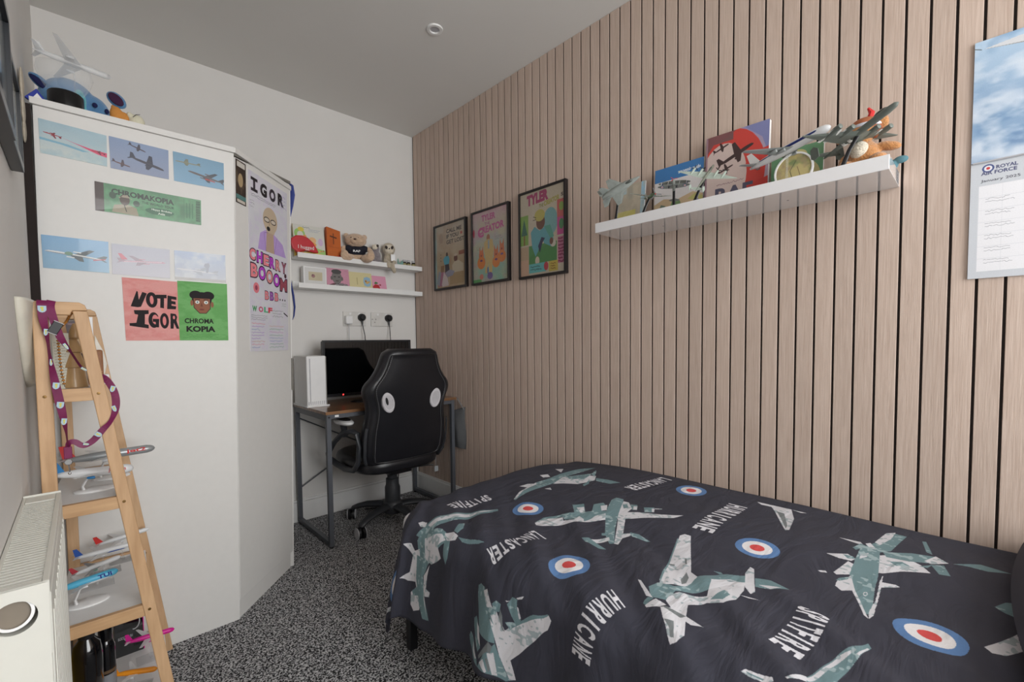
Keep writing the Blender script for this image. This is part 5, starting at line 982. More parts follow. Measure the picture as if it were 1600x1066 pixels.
obj('red_crest', B().tube([(dx_-.004, dy_-.012, SZ+.146), (dx_-.004, dy_-.016, SZ+.162), (dx_-.004, dy_-.008, SZ+.176)], [.008, .007, .003], 8), RED, t, smooth=True)
t = thing('small_bird_toy', (-.10, -2.485, SZ), 'tiny teal toy poking over right end of floating shelf', 'soft toy')
plush('body', [((-.055, -2.486, SZ+.012), (.016, .012, .013)), ((-.062, -2.503, SZ+.020), (.008, .016, .010))], mat('teal_fleece', (84, 124, 134), .9), t, .002)

# ------------------------------------------------------------------ wall calendar
c = Canvas('calendar_photo', 300, 300, (126, 162, 196)); c.grade((110, 140, 176), (176, 200, 222)); c.clouds((206, 216, 228), .9, 3, 7, .42); c.clouds((90, 130, 172), .6, 5, 4, .5); c.clouds((214, 222, 232), .5, 8, 14, .5)
c.poly([(.05, .93), (.25, .95), (1, .93), (1, .82), (.7, .84), (.35, .88)], (206, 208, 212)).poly([(.05, .93), (.35, .88), (.7, .84), (1, .82), (1, .80), (.6, .82), (.2, .90)], (150, 150, 150)).line([(.04, .93), (0, .95)], (80, 90, 96), .006)
t = thing('wall_calendar', (-.006, -2.76, 1.167), 'open wall calendar with cloudy sky photo, right edge of picture', 'calendar')
obj('photo_page', B().sheet((-.006, -2.633, 1.458), (0, -.300, 0), (0, 0, .300), .004), c.mat(.4, coat=.2), t)
c = Canvas('calendar_grid', 600, 600, (196, 200, 206)); c.rect(.05, .06, 1, .80, (226, 226, 230)); c.ell(.10, .945, .035, .035, (66, 80, 130)).ell(.10, .945, .024, .024, (220, 220, 226)).ell(.10, .945, .011, .011, (196, 60, 60))
c.text('ROYAL', .145, .93, .12, .03, (70, 74, 110), .03).text('AIR FORCE', .06, .89, .20, .03, (70, 74, 110), .03).text('January 2025', .06, .825, .22, .028, (60, 60, 72), .01)
for i in range(7): c.line([(.05, .80-i*.105), (1, .80-i*.105)], (206, 208, 214), .003)
for i in range(8): c.line([(.05+i*.136, .06), (.05+i*.136, .80)], (206, 208, 214), .003)
for i in range(6): c.scrawl(.09, .12+i*.105, .18, .05, (150, 152, 160), 2, .003)
obj('date_page', B().sheet((-.006, -2.633, 1.167), (0, -.300, 0), (0, 0, .289), .004), c.mat(.5), t)
obj('binding', B().tube([(-.0085, -2.636, 1.457), (-.0085, -2.93, 1.457)], .0022, 6), GREYP, t)

# ------------------------------------------------------------------ bamboo ladder shelf by the left wall
YN, YR = -1.23, -.83
def sk(y): return .025*(y-YN)/(YR-YN)
def xo(z, y=YN): return (-1.518-.1363*z if y < -1 else -1.494-.1345*z)       # outer edge of the sloping post
ls = thing('ladder_shelf', (-1.64, -1.03, 0), 'narrow bamboo ladder shelf with white boards, against the left wall', 'shelf')
LEV = [(.918, .922), (.648, .655), (.360, .366), (.078, .084)]
for y0 in (YN, YR):
    k = sk(y0); y1 = y0+.018; zt = 1.122 if y0 == YN else 1.130
    obj('back_post', B().box(-1.759+k, -1.733+k, y0, y1, 0, zt-.012), BAMBOO, ls, bevel=.002)
    w_ = .026
    obj('front_post', B().hexa([(xo(0, y0)-w_, y0-.001, 0), (xo(0, y0), y0-.001, 0), (xo(0, y0), y1, 0), (xo(0, y0)-w_, y1, 0), (xo(zt-.02, y0)-w_, y0-.001, zt-.02), (xo(zt-.02, y0), y0-.001, zt-.02), (xo(zt-.02, y0), y1, zt-.02), (xo(zt-.02, y0)-w_, y1, zt-.02)]), BAMBOO, ls, bevel=.002)
    xa = xo(zt-.02, y0)
    obj('top_bar', B().prism([(-1.759+k, zt-.03), (-1.759+k, zt-.006), (-1.753+k, zt), (xa-.014, zt), (xa-.004, zt-.006), (xa, zt-.019), (xa-.026, zt-.0195), (xa-.03, zt-.03)], (0, y0-.0005, 0), (1, 0, 0), (0, 0, 1), (0, .0185, 0)), BAMBOOX, ls, bevel=.002)
    for zt_, zb_ in LEV:
        obj('side_rail', B().box(-1.733+k, xo(zt_, y0)-.020, y0+.002, y1-.002, zt_-.026, zt_+.004), BAMBOOX, ls, bevel=.001)
        for xx in (-1.746+k, xo(zt_, y0)-.013): obj('screw', B().lathe([(0, -.0014), (.0036, -.0012), (.0036, .001)], (xx, y0, zt_-.010), axis='y', n=10), mat('brass_screw', (120, 92, 52), .35, metal=.7), ls)
for zt_, zb_ in LEV:
    obj('shelf_board', B().hexa([(-1.757, YN+.018, zt_-.010), (xo(zt_)-.012, YN+.018, zt_-.010), (xo(zt_, YR)-.012, YR, zt_-.010), (-1.733, YR, zt_-.010), (-1.757, YN+.018, zt_), (xo(zt_)-.012, YN+.018, zt_), (xo(zt_, YR)-.012, YR, zt_), (-1.733, YR, zt_)]), WHITEP, ls, bevel=.001)
S0, S1, S2, S3 = (l[0] for l in LEV)
# top shelf
TW = mat('turned_beech', (176, 142, 98), .38, vary=.12, scale=14, stretch=(6, 6, .8), coat=.3)
t = thing('wooden_tree', (-1.697, -1.12, S0), 'turned wooden tree ornament with stacked tiers on top ladder board', 'ornament')
obj('tree_body', B().lathe([(.025, 0), (.0265, .002), (.0195, .050)], (-1.697, -1.12, S0), n=28), TW, t, smooth=True)
obj('tier', B().lathe([(.0195, .049), (.0235, .0505), (.013, .088)], (-1.697, -1.12, S0), n=28), TW, t, smooth=True)
obj('tier', B().lathe([(.013, .087), (.0195, .0885), (.009, .118), (.006, .120)], (-1.697, -1.12, S0), n=28), TW, t, smooth=True)
obj('tree_top', B().lathe([(.006, .119), (.011, .124), (.010, .140), (.003, .158), (0, .160)], (-1.693, -1.12, S0), n=20), TW, t, smooth=True)
c = Canvas('dark_portrait', 120, 170, (66, 46, 50)); c.ell(.5, .5, .28, .3, (180, 150, 110)).ell(.5, .66, .18, .12, (196, 176, 110)).rect(.1, .9, .9, .95, (110, 80, 80))
t = thing('portrait_card', (-1.69, -.95, S0), 'small dark portrait card standing behind the wooden tree', 'card')
obj('card_print', B().sheet((-1.700, -.955, S0+.06), (.040, .004, 0), (-.012, .004, .112), .002), c.mat(.5), t); obj('card_strut', B().bar((-1.685, -.95, S0), (-1.688, -.945, S0+.10), .02, .002, (0, 1, 0)), WHITEP, t)
one('white_box', B().box(-1.672, -1.655, -.93, -.90, S0, S0+.185), WHITEP, 'slim white box standing at the back of the top ladder board', 'box', bevel=.001)
t = thing('gingerbread_block', (-1.655, -1.03, S0), 'brown wooden block with carved lines right of the wooden tree', 'ornament')
BRW = mat('brown_wood_block', (140, 92, 58), .5, vary=.25, scale=12)
obj('block', B().box(-1.672, -1.640, -1.05, -1.00, S0, S0+.092), BRW, t, bevel=.004)
for k in range(4): obj('carved_line', B().box(-1.668, -1.643, -1.0507, -1.0495, S0+.012+.007*k, S0+.014+.007*k), col('pale_line', (196, 150, 120)), t)
t = thing('bead_garland', (-1.725, -1.17, S0), 'orange and brown beaded garland looped left of the wooden tree', 'garland')
b = B(); P_ = [(-1.693, 1.105), (-1.700, 1.092), (-1.706, 1.078), (-1.716, 1.066), (-1.724, 1.060), (-1.722, 1.048), (-1.721, 1.020), (-1.720, .990), (-1.718, .955), (-1.714, .924)]
for i in range(len(P_)-1):
    for j in range(4):
        u = j/4; x = P_[i][0]*(1-u)+P_[i+1][0]*u; z = P_[i][1]*(1-u)+P_[i+1][1]*u; b.ell((x, -1.17, z), (.0034, .0034, .0026), 8, 5)
obj('beads', b, mat('amber_beads', (176, 118, 46), .4, vary=.5, scale=120), t, smooth=2); obj('cord', B().tube([(x, -1.17, z) for x, z in P_], .0008, 5), DARKP, t)
t = thing('paper_booklet', (-1.715, -1.14, S0), 'pale printed booklet leaning behind the beaded garland', 'booklet')
c = Canvas('booklet_page', 100, 300, (206, 204, 190)); c.scrawl(.1, .05, .8, .8, (150, 140, 120), 16, .01)
obj('page', B().sheet((-1.730, -1.145, S0), (.030, .01, 0), (-.004, .004, .135), .002), c.mat(.7), t)
t = thing('feather_ornament', (-1.635, -.92, S0), 'white flame-shaped ornament on top ladder board, right of the sloping post', 'ornament')
obj('feather', B().prism([(-.010, .02), (-.018, .05), (-.014, .09), (-.012, .135), (-.004, .112), (.006, .085), (.012, .05), (.006, .02)], (-1.640, -.92, S0), (1, 0, 0), (0, 0, 1), (0, .008, 0)), mat('pearl_white', (214, 208, 196), .35), t, bevel=.002)
obj('foot', B().box(-1.655, -1.625, -.93, -.90, S0, S0+.02), WHITEP, t, bevel=.002)
# second board: two silver-white airliners
SIL = mat('silver_livery', (150, 154, 156), .3, metal=.3); LW = mat('livery_white', (214, 216, 218), .3)
RDL = col('livery_red', (196, 44, 40), .4); BLL = col('livery_blue', (36, 120, 180), .4)
airliner('model_airliner', 'silver airliner model with red tail, nose past the sloping post', (-1.532, -.985, .716), (-1.735, -.985, .712), body=SIL, winc=LW, tailc=RDL, eng=LW, logo='jet2', logoc=RDL, zbase=S1, fat=.058)
airliner('model_airliner', 'white airliner model with blue belly tail, front of second ladder board', (-1.590, -1.100, .690), (-1.748, -1.100, .700), body=LW, winc=LW, tailc=BLL, eng=BLL, logo='jet2.com', logoc=RDL, zbase=S1, fat=.075)
# third board
BLN = col('blue_tail', (36, 80, 160), .4)
airliner('model_airliner', 'blue and white airliner model, blue tail, on third ladder board', (-1.590, -.930, .425), (-1.720, -.930, .422), body=LW, belly=BLN, winc=LW, tailc=BLN, stand='clear', zbase=S2, fat=.055)
airliner('model_airliner', 'pale airliner model with red mark, back of third ladder board', (-1.545, -.870, .440), (-1.675, -.870, .425), body=LW, winc=LW, tailc=RDL, stand='clear', zbase=S2, fat=.05)
airliner('model_airliner', 'white airliner model with green, red and black tail, middle of third board', (-1.622, -1.010, .425), (-1.725, -1.010, .405), body=LW, winc=SIL, tailc=col('livery_green_red', (170, 50, 60), .4), stand='clear', zbase=S2, fat=.06, eng=col('mint', (120, 170, 150)))
airliner('model_airliner', 'sky blue airliner model with curved white stand, front of third board', (-1.632, -1.105, .424), (-1.755, -1.105, .412), body=col('sky_blue', (84, 172, 206), .35), belly=LW, winc=LW, tailc=col('sky_navy', (24, 40, 80), .4), stand='white', zbase=S2, fat=.075, logo='TUI', logoc=col('deep_blue', (40, 50, 130)))
# lowest board
MAG = col('magenta_livery', (206, 24, 140), .35)
airliner('model_airliner', 'magenta airliner model on clear stand, nose past the sloping post', (-1.503, -.970, .140), (-1.622, -.970, .150), body=MAG, winc=LW, tailc=MAG, stand='clear', zbase=S3, fat=.06, eng=MAG)
airliner('model_airliner', 'orange yellow airliner model at the front of the lowest board', (-1.560, -1.110, .118), (-1.655, -1.080, .132), body=col('amber_livery', (222, 140, 30), .35), winc=LW, tailc=col('amber_livery', (222, 140, 30)), stand='clear', zbase=S3, fat=.07)
BLK = mat('glossy_black_pack', (10, 10, 13), .12, vary=.05, coat=.6)
t = thing('gift_box', (-1.60, -.90, S3), 'black toiletries pack with white lettering and magenta edge', 'box')
obj('pack', B().prism([(-1.642, S3), (-1.575, S3), (-1.572, S3+.05), (-1.576, S3+.11), (-1.572, S3+.19), (-1.642, S3+.19)], (0, -.905, 0), (1, 0, 0), (0, 0, 1), (0, .03, 0)), BLK, t, bevel=.001)
obj('lettering', text_mesh(text_mesh(B(), 'LYNX', (-1.626, -.9055, S3+.136), (.040, 0, 0), (0, 0, .014), .0004, .04), 'BLACK', (-1.626, -.9055, S3+.120), (.018, 0, 0), (0, 0, .006), .0004, .02), WHITEP, t)
obj('swirl', B().tube([(-1.596+.014*math.cos(a), -.906, S3+.098+.024*math.sin(a)) for a in np.linspace(1.5, -1.8, 14)], .0016, 6), GREYP, t)
obj('small_print', text_mesh(B(), 'BODY WASH', (-1.634, -.9055, S3+.052), (.034, 0, 0), (0, 0, .009), .0004, .03), GREYP, t)
obj('magenta_edge', B().box(-1.5745, -1.5725, -.906, -.876, S3+.002, S3+.188), MAG, t)
t = thing('toiletry_bottle', (-1.698, -1.13, S3), 'wide glossy black bottle at the front of the lowest ladder board', 'bottle')
obj('bottle_body', B().lathe([(.024, 0), (.029, .006), (.030, .16), (.026, .19), (.014, .205), (.014, .235), (0, .236)], (-1.700, -1.13, S3), n=28), BLK, t, smooth=True)
obj('cap', B().lathe([(.016, .205), (.016, .24), (.010, .246), (0, .247)], (-1.700, -1.13, S3), n=20), BLACKP, t, smooth=True)
obj('lettering', text_mesh(B(), 'X', (-1.692, -1.1606, S3+.035), (.016, 0, 0), (0, 0, .035), .0004, .0), WHITEP, t)
t = thing('spray_can', (-1.662, -1.10, S3), 'slim black spray can with grey label on the lowest board', 'can')
obj('can_body', B().lathe([(.017, 0), (.019, .004), (.019, .145), (.015, .158), (.014, .160), (.015, .162), (.015, .20), (.012, .206), (0, .207)], (-1.664, -1.085, S3), n=24), BLK, t, smooth=True)
obj('label_band', B().lathe([(.0193, .012), (.0193, .072)], (-1.664, -1.085, S3), n=24), mat('silver_label', (126, 128, 132), .4), t, smooth=True)
obj('gold_band', B().lathe([(.0193, .076), (.0193, .084)], (-1.664, -1.085, S3), n=24), mat('bronze_band', (110, 88, 66), .4, metal=.4), t, smooth=True)
one('yellow_box', B().box(-1.756, -1.732, -1.20, -1.12, S3, S3+.26), col('yellow_card', (196, 160, 60)), 'tall thin yellow box at left end of lowest ladder board', 'box', bevel=.001)

# lanyard hung over the top bar
def ribbon(b, pts, wd, cls=None):
    vs = []
    for i, (x, y, z, w_) in enumerate(pts):
        a, c_ = pts[max(i-1, 0)], pts[min(i+1, len(pts)-1)]; dx, dz = c_[0]-a[0], c_[2]-a[2]; l = math.hypot(dx, dz) or 1; nx, nz = dz/l, -dx/l
        if nx < 0 and False: nx, nz = -nx, -nz
        tw = (1-w_)*.006
        vs += [(x-nx*w_*wd/2, y-tw, z-nz*w_*wd/2), (x+nx*w_*wd/2, y+tw, z+nz*w_*wd/2)]
    n0 = len(pts); fr_ = vs+[(p[0], p[1]+.0008, p[2]) for p in vs]; fs = []
    for i in range(n0-1):
        k = 2*i; o_ = 2*n0; fs += [(k, k+1, k+3, k+2), (k+o_+2, k+o_+3, k+o_+1, k+o_), (k, k+2, k+2+o_, k+o_), (k+3, k+1, k+1+o_, k+3+o_)]
    return b.add(fr_, fs)
def smooth_pts(P, m=5):
    out = []
    for i in range(len(P)-1):
        p0, p1, p2, p3 = (np.array(P[max(0, min(len(P)-1, j))], float) for j in (i-1, i, i+1, i+2))
        for j in range(m):
            t_ = j/m; out.append(tuple(.5*((2*p1)+(-p0+p2)*t_+(2*p0-5*p1+4*p2-p3)*t_*t_+(-p0+3*p1-3*p2+p3)*t_**3)))
    return out+[tuple(map(float, P[-1]))]
CLR = mat('claret_ribbon', (112, 22, 74), .5, vary=.15, scale=60)
ly = thing('lanyard', (-1.70, -1.245, .75), 'claret football lanyard with pale blue crests hung over the ladder top', 'lanyard')
LA = smooth_pts([(-1.742, -1.236, 1.1235, 1), (-1.742, -1.245, 1.112, 1), (-1.741, -1.245, 1.079, .85), (-1.736, -1.246, 1.037, .4), (-1.734, -1.247, 1.001, .35), (-1.729, -1.246, .951, .8), (-1.724, -1.245, .908, .95), (-1.718, -1.245, .863, .8), (-1.714, -1.246, .822, .25), (-1.713, -1.246, .790, .2)])
obj('ribbon', ribbon(B(), LA, .0165), CLR, ly)
LB = smooth_pts([(-1.727, -1.236, 1.1235, .9), (-1.729, -1.245, 1.105, .9), (-1.721, -1.245, 1.063, .85), (-1.714, -1.244, 1.037, .8), (-1.700, -1.240, 1.008, .3), (-1.684, -1.236, .973, .3), (-1.670, -1.205, .962, .3), (-1.658, -1.203, .954, .4), (-1.641, -1.205, .940, .8), (-1.627, -1.212, .907, .9), (-1.626, -1.225, .871, .9), (-1.637, -1.240, .840, .5), (-1.653, -1.243, .821, .8), (-1.670, -1.243, .799, .8), (-1.687, -1.244, .790, .7), (-1.701, -1.244, .801, .7), (-1.711, -1.245, .800, .6), (-1.713, -1.246, .785, .5)])
obj('ribbon', ribbon(B(), LB, .0165), CLR, ly)
obj('ribbon_end', B().box(-1.720, -1.706, -1.249, -1.245, .765, .792), CLR, ly, bevel=.001)
obj('buckle', B(Matrix.Translation((-1.7225, -1.247, 1.062)) @ Matrix.Rotation(math.radians(28), 4, 'Y')).box(-.0085, .0085, -.003, .003, -.013, .013), BLACKP, ly, bevel=.001)
obj('buckle_edge', B(Matrix.Translation((-1.7225, -1.2475, 1.062)) @ Matrix.Rotation(math.radians(28), 4, 'Y')).box(-.009, .009, -.003, .003, .013, .0145).box(-.009, .009, -.003, .003, -.0145, -.013), GREYP, ly)
PB = col('crest_blue', (168, 196, 212), .5); YB = col('crest_yellow', (206, 200, 90), .5)
def crest(p, ang, s_=1., sy_=1.):
    X = Matrix.Translation((p[0], p[1]-.0016, p[2])) @ Matrix.Rotation(ang, 4, 'Y') @ Matrix.Diagonal((s_*.0062, 1, .0075*sy_, 1))
    q = obj('crest', B(X).prism([(-1, 1), (1, 1), (1, -.3), (.6, -.8), (0, -1), (-.6, -.8), (-1, -.3)], (0, 0, 0), (1, 0, 0), (0, 0, 1), (0, .0006, 0)), PB, ly)
    obj('crest_emblem', B(X @ Matrix.Translation((0, -.0004, 0))).prism([(-.3, .7), (.4, .7), (.3, -.1), (.4, -.5), (-.2, -.6), (-.1, .0), (-.4, .2)], (0, 0, 0), (1, 0, 0), (0, 0, 1), (0, .0003, 0)), YB, q)
crest((-1.742, -1.245, 1.103), 0, 1.1); crest((-1.738, -1.246, 1.052), .1, .55); crest((-1.732, -1.247, .985), .1, .4); crest((-1.7265, -1.246, .932), .15, .9); crest((-1.7215, -1.2455, .888), .15, .95); crest((-1.717, -1.2455, .850), .15, .75)
crest((-1.707, -1.243, 1.020), -.5, .4); crest((-1.679, -1.238, .967), -.9, .35, .8); crest((-1.630, -1.213, .915), .3, .75); crest((-1.629, -1.228, .868), -.3, .6); crest((-1.660, -1.2455, .812), -.9, .8, .9); crest((-1.682, -1.2455, .793), -1.3, .4, .7)
obj('clip', B().lathe([(.006, -.001), (.0072, 0), (.006, .001), (.0048, 0), (.006, -.001)], (-1.713, -1.248, .757), axis='y', n=16).tube([(-1.713, -1.248, .750), (-1.712, -1.248, .742), (-1.712, -1.248, .735)], .0016, 6).ell((-1.712, -1.248, .731), (.003, .002, .003), 8, 6), CHROME, ly, smooth=True)

# white shade wedged between the left wall and the ladder
n = 20; b = B(); vs = []
for (z, yc, ry, d) in ((1.125, -1.14, .155, .024), (1.118, -1.14, .155, .027), (1.06, -1.13, .14, .025), (.99, -1.11, .11, .022), (.945, -1.09, .08, .017), (.925, -1.075, .05, .010)):
    for k in range(n+1): a = PI*k/n; vs.append((-1.7795+d*math.sin(a)**.6 if 0 < k < n else -1.7795, yc-ry*math.cos(a), z))
b.add(vs, [(i*(n+1)+k, i*(n+1)+k+1, (i+1)*(n+1)+k+1, (i+1)*(n+1)+k) for i in range(5) for k in range(n)])
o = one('plastic_shade', b, mat('cream_plastic', (214, 210, 196), .35), 'cream tapered plastic shade wedged between left wall and ladder top', 'shade', smooth=True)
md = o.modifiers.new('thick', 'SOLIDIFY'); md.thickness = .0015

# ------------------------------------------------------------------ radiator
ra = thing('radiator', (-1.75, -1.6, .15), 'white panel radiator with slotted top grille on the left wall', 'radiator')
rx0, rx1, ry0, ry1, rz0, rz1 = -1.779, -1.7255, -1.845, -1.352, .14, .717
obj('front_panel', B().box(rx1-.004, rx1+.002, ry0+.012, ry1-.006, rz0+.01, rz1-.018), RAD, ra, bevel=.002)
fr_ = []
b = B()
for k in range(14):
    y = ry0+.03+k*.033; b.box(rx1+.0015, rx1+.0035, y, y+.014, rz0+.03, rz1-.05)
obj('panel_ribs', b, RAD, ra, bevel=.001)
obj('back_panel', B().box(rx0, rx0+.006, ry0+.012, ry1-.006, rz0+.01, rz1-.018), RAD, ra)
b = B().box(rx0, rx0+.005, ry0+.0065, ry1-.005, rz1-.014, rz1).box(rx1-.006, rx1+.001, ry0+.0065, ry1-.005, rz1-.020, rz1).box(rx0+.0052, rx1-.0062, ry0+.0065, ry0+.018, rz1-.012, rz1-.0003).box(rx0+.0052, rx1-.0062, ry1-.05, ry1-.0052, rz1-.012, rz1-.0003)
gr = obj('top_grille', b, RAD, ra, bevel=.001)
sl = None; k = 0; y = ry0+.020
while y < ry1-.056:
    if sl is None: sl = obj('grille_slat', B().box(rx0+.005, rx1-.006, y, y+.0060, rz1-.005, rz1-.001), RAD, gr); ysl = y
    else:
        q = sl.copy(); COL.objects.link(q); q.location = (sl.location[0], sl.location[1]+y-ysl, sl.location[2])
    y += .0110
obj('inner_fins', B().box(rx0+.008, rx1-.008, ry0+.02, ry1-.02, rz0+.03, rz1-.022), mat('dark_inner', (96, 92, 84), .8), ra)  # inner block coloured darker than the enamel around it
# far end cap and near end cap with the round valve opening
obj('end_cap', B().box(rx0, rx1+.001, ry1-.004, ry1, rz0, rz1+.003), RAD, ra, bevel=.001)
hx, hz, hr = -1.7565, .681, .0208
n = 32; b = B(); inner = [(hx+hr*math.cos(2*PI*k/n), hz+hr*math.sin(2*PI*k/n)) for k in range(n)]
def sq(k):
    a = 2*PI*k/n; c_, s_ = math.cos(a), math.sin(a); X0, X1, Z0, Z1 = rx0, rx1, .62, rz1; tt = []
    if abs(c_) > 1e-9: tt.append(((X1 if c_ > 0 else X0)-hx)/c_)
    if abs(s_) > 1e-9: tt.append(((Z1 if s_ > 0 else Z0)-hz)/s_)
    m_ = min(tt); return (hx+c_*m_, hz+s_*m_)
outer = [sq(k) for k in range(n)]
for cxx, czz in ((rx0, .62), (rx1, .62), (rx1, rz1), (rx0, rz1)):
    j = min(range(n), key=lambda i: (outer[i][0]-cxx)**2+(outer[i][1]-czz)**2); outer[j] = (cxx, czz)
for yy, fl in ((ry0, 0), (ry0+.006, 1)):
    b.add([(p, yy, q) for p, q in inner]+[(p, yy, q) for p, q in outer], [((k, (k+1) % n, n+(k+1) % n, n+k) if not fl else (n+k, n+(k+1) % n, (k+1) % n, k)) for k in range(n)])
b.add([(p, ry0, q) for p, q in inner]+[(p, ry0+.02, q) for p, q in inner], [(k, n+k, n+(k+1) % n, (k+1) % n) for k in range(n)])
b.box(rx0, rx1, ry0, ry0+.006, rz0, .62)
ec = obj('end_cap', b, RAD, ra, smooth=True, recalc=False)
obj('valve_ring', B(Matrix.Translation((hx-.001, ry0+.004, hz+.001)) @ Matrix.Rotation(-.35, 4, 'X')).lathe([(.0160, 0), (.0160, -.006), (.0192, -.006), (.0192, .004)], (0, 0, .003), axis='y', n=28), WHITEP, ec, smooth=True)
obj('valve_face', B(Matrix.Translation((hx-.001, ry0+.004, hz+.001)) @ Matrix.Rotation(-.35, 4, 'X')).lathe([(0, -.001), (.016, -.001), (.016, .003)], (0, 0, .003), axis='y', n=28), mat('taupe_cap', (118, 108, 94), .5), ec, smooth=True)
one('radiator_pipe', B().tube([(-1.75, ry0+.05, .15), (-1.75, ry0+.05, 0)], .0075, 10), WHITEP, 'white radiator tail pipe running down to the carpet', 'pipe', smooth=True)

# ------------------------------------------------------------------ frames on the left wall
def wframe(y0, y1, z0, z1, th, label, pic):
    t = thing('wall_frame', (XL+.01, (y0+y1)/2, z0), label, 'frame'); f = .014; x1 = XL+th
    b = B().box(XL+.0005, x1, y0, y1, z1-f, z1).box(XL+.0005, x1, y0, y1, z0, z0+f).box(XL+.0005, x1, y0, y0+f, z0+f, z1-f).box(XL+.0005, x1, y1-f, y1, z0+f, z1-f)
    obj('frame_moulding', b, mat('graphite_frame', (40, 42, 46), .3), t, bevel=.001)
    obj('picture', B().sheet((x1-.006, y1-f, z0+f), (0, y0-y1+2*f, 0), (0, 0, z1-z0-2*f), .004) if False else B().sheet((x1-.006, y0+f, z0+f), (0, y1-y0-2*f, 0), (0, 0, z1-z0-2*f), .004), pic.mat(.2, coat=.5), t)
c = Canvas('pale_print', 200, 160, (206, 206, 196)); c.rect(.15, .2, .85, .8, (170, 186, 196)).clouds((120, 140, 160), .5, 4, 4)
wframe(-1.425, -1.205, 1.405, 1.588, .021, 'dark slim frame with pale picture on left wall, the farther one', c)
c = Canvas('dark_print', 200, 120, (30, 44, 50)); c.clouds((50, 66, 66), .6, 4, 3)
wframe(-1.93, -1.462, 1.392, 1.606, .026, 'black frame with dark picture on left wall, nearest the camera', c)

# ------------------------------------------------------------------ on top of the wardrobe
WZ = 1.7275
t = thing('display_globe', (-1.687, -.70, WZ), 'clear display shell on thick black round base, on wardrobe top', 'ornament')
obj('base', B().lathe([(.040, 0), (.042, .004), (.042, .070), (.039, .074), (0, .074)], (-1.687, -.70, WZ), n=36), mat('satin_black', (18, 17, 18), .25), t, smooth=True)
b = B(); n = 14; vs = []
for i, (z, e) in enumerate(((.074, .0), (.10, .012), (.13, .020), (.155, .016))):
    for k in range(n+1): a = PI*(1.08+.84*k/n); vs.append((-1.687+(.044+e*1.2)*math.cos(a), -.70+(.036+e*.3)*math.sin(a), WZ+z))
b.add(vs, [(i*(n+1)+k, i*(n+1)+k+1, (i+1)*(n+1)+k+1, (i+1)*(n+1)+k) for i in range(3) for k in range(n)])
o = obj('shell', b, GLASS, t, smooth=True); md = o.modifiers.new('thick', 'SOLIDIFY'); md.thickness = .002
airliner('frosted_aeroplane', 'frosted clear aeroplane ornament above the black round base', (-1.575, -.70, 1.893), (-1.755, -.70, 1.912), body=FROST, winc=FROST, tailc=FROST, stand=None, zbase=WZ+.155, fat=.05, group=None, span=1.0, roll=-.3)
t = [o for o in bpy.data.objects if o.name == 'frosted_aeroplane'][0]; obj('support_rod', B().tube([(0, 0, -.08), (0, 0, .018)], .002, 6), GLASS, t)
BLF = mat('sky_blue_plush', (84, 132, 176), .95, vary=.12, bump=.8, bscale=300, sheen=.4, dist=.003)
AQF = mat('aqua_plush', (96, 176, 186), .95, vary=.1, bump=.8, bscale=300, sheen=.4, dist=.003); NVF = mat('navy_plush', (26, 30, 74), .95, vary=.1, bump=.5, bscale=300)
ty = thing('blue_plush', (-1.665, -.60, WZ), 'round blue soft toy with aqua patches and floppy dark-lined ears', 'soft toy')
plush('body', [((-1.680, -.58, WZ+.080), (.080, .055, .094)), ((-1.625, -.59, WZ+.070), (.052, .045, .066)), ((-1.590, -.60, WZ+.040), (.022, .03, .040))], BLF, ty, .005)
plush('cheek_patch', [((-1.622, -.620, WZ+.040), (.042, .026, .034)), ((-1.655, -.630, WZ+.090), (.018, .012, .040))], AQF, ty)
obj('ear', B().ell((-1.742, -.600, WZ+.130), (.036, .010, .016), 16, 10, Euler((0, .72, 0))), BLF, ty, smooth=2); obj('ear_lining', B().ell((-1.745, -.609, WZ+.126), (.030, .004, .010), 14, 8, Euler((0, .72, 0))), NVF, ty, smooth=2)
obj('ear', B().ell((-1.560, -.60, WZ+.140), (.030, .012, .022), 16, 10, Euler((0, .75, 0))), BLF, ty, smooth=2); obj('ear_lining', B().ell((-1.562, -.611, WZ+.138), (.024, .004, .016), 14, 8, Euler((0, .75, 0))), mat('plum_plush', (58, 26, 58), .9), ty, smooth=2)
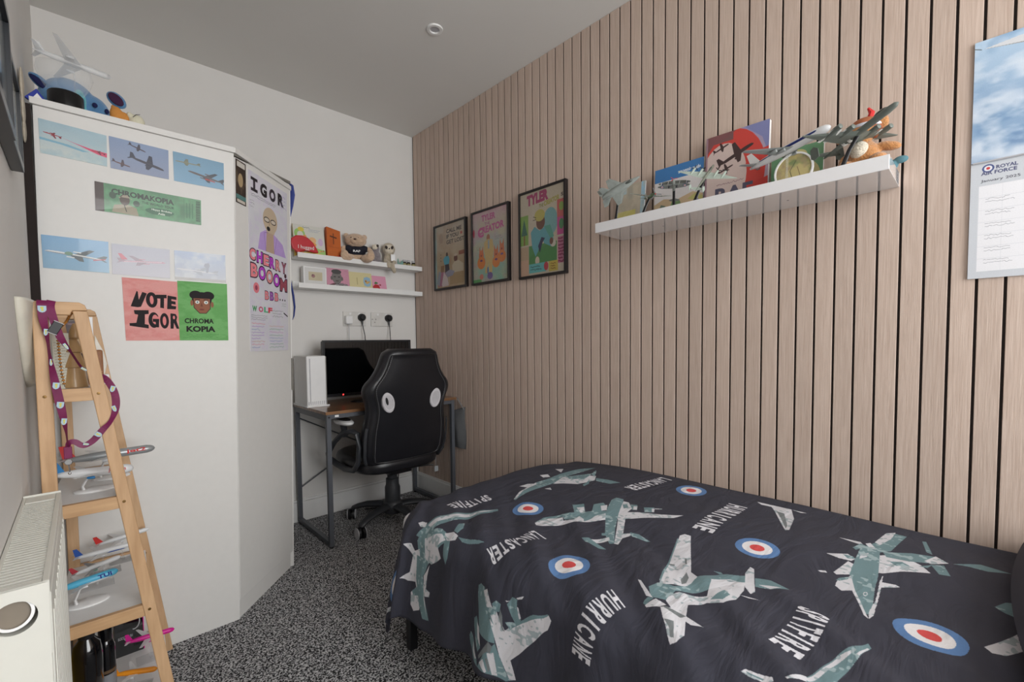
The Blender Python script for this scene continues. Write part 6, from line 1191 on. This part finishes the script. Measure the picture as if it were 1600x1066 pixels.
obj('eye', B().ell((-1.618, -.640, WZ+.088), (.007, .004, .008), 12, 8), NVF, ty, smooth=2); obj('eye', B().ell((-1.588, -.628, WZ+.082), (.006, .004, .008), 12, 8), NVF, ty, smooth=2)
t = thing('orange_toy', (-1.563, -.765, WZ), 'small orange soft toy lying beside the blue plush', 'soft toy'); plush('body', [((-1.572, -.765, WZ+.026), (.017, .017, .026)), ((-1.553, -.765, WZ+.020), (.014, .015, .020)), ((-1.580, -.765, WZ+.046), (.005, .006, .009))], mat('orange_plush', (196, 134, 66), .95, bump=.8, bscale=300), t, .003)
t = thing('cream_toy', (-1.522, -.765, WZ), 'cream rounded soft toy, rightmost on wardrobe top', 'soft toy'); plush('body', [((-1.522, -.765, WZ+.020), (.022, .018, .022)), ((-1.540, -.77, WZ+.034), (.008, .008, .010))], mat('cream_plush', (206, 202, 180), .95, bump=.5, bscale=300), t, .003)
obj('seam', B().tube([(-1.532, -.782, WZ+.026), (-1.524, -.782, WZ+.036), (-1.514, -.778, WZ+.041)], .0009, 5), DARKP, t)
t = thing('paper_bag', (-1.745, -.74, WZ), 'crumpled blue and white paper bag at left corner of wardrobe top', 'bag')
obj('bag_sheet', B().prism([(-.030, .020), (-.004, .052), (.010, .030), (.026, .0), (.0, .0)], (-1.745, -.745, WZ), (1, 0, 0), (0, 0, 1), (0, .012, 0)), col('royal_blue', (36, 52, 150), .6), t, bevel=.002)
obj('white_panel', B().prism([(-.014, .020), (-.003, .038), (.010, .020), (.004, .010)], (-1.745, -.7455, WZ), (1, 0, 0), (0, 0, 1), (0, -.001, 0)), WHITEP, t)
t = thing('fleece_bundle', (-1.768, -.835, 1.58), 'cream fleece and plastic bag stuffed in gap between wall and wardrobe', 'bundle')
plush('fleece', [((-1.7735, -.845, 1.672), (.0045, .028, .040)), ((-1.7740, -.835, 1.620), (.0045, .024, .034)), ((-1.7735, -.85, 1.74), (.005, .03, .045))], mat('cream_fleece', (186, 176, 160), .95, bump=1, bscale=200, vary=.2), t, .002)
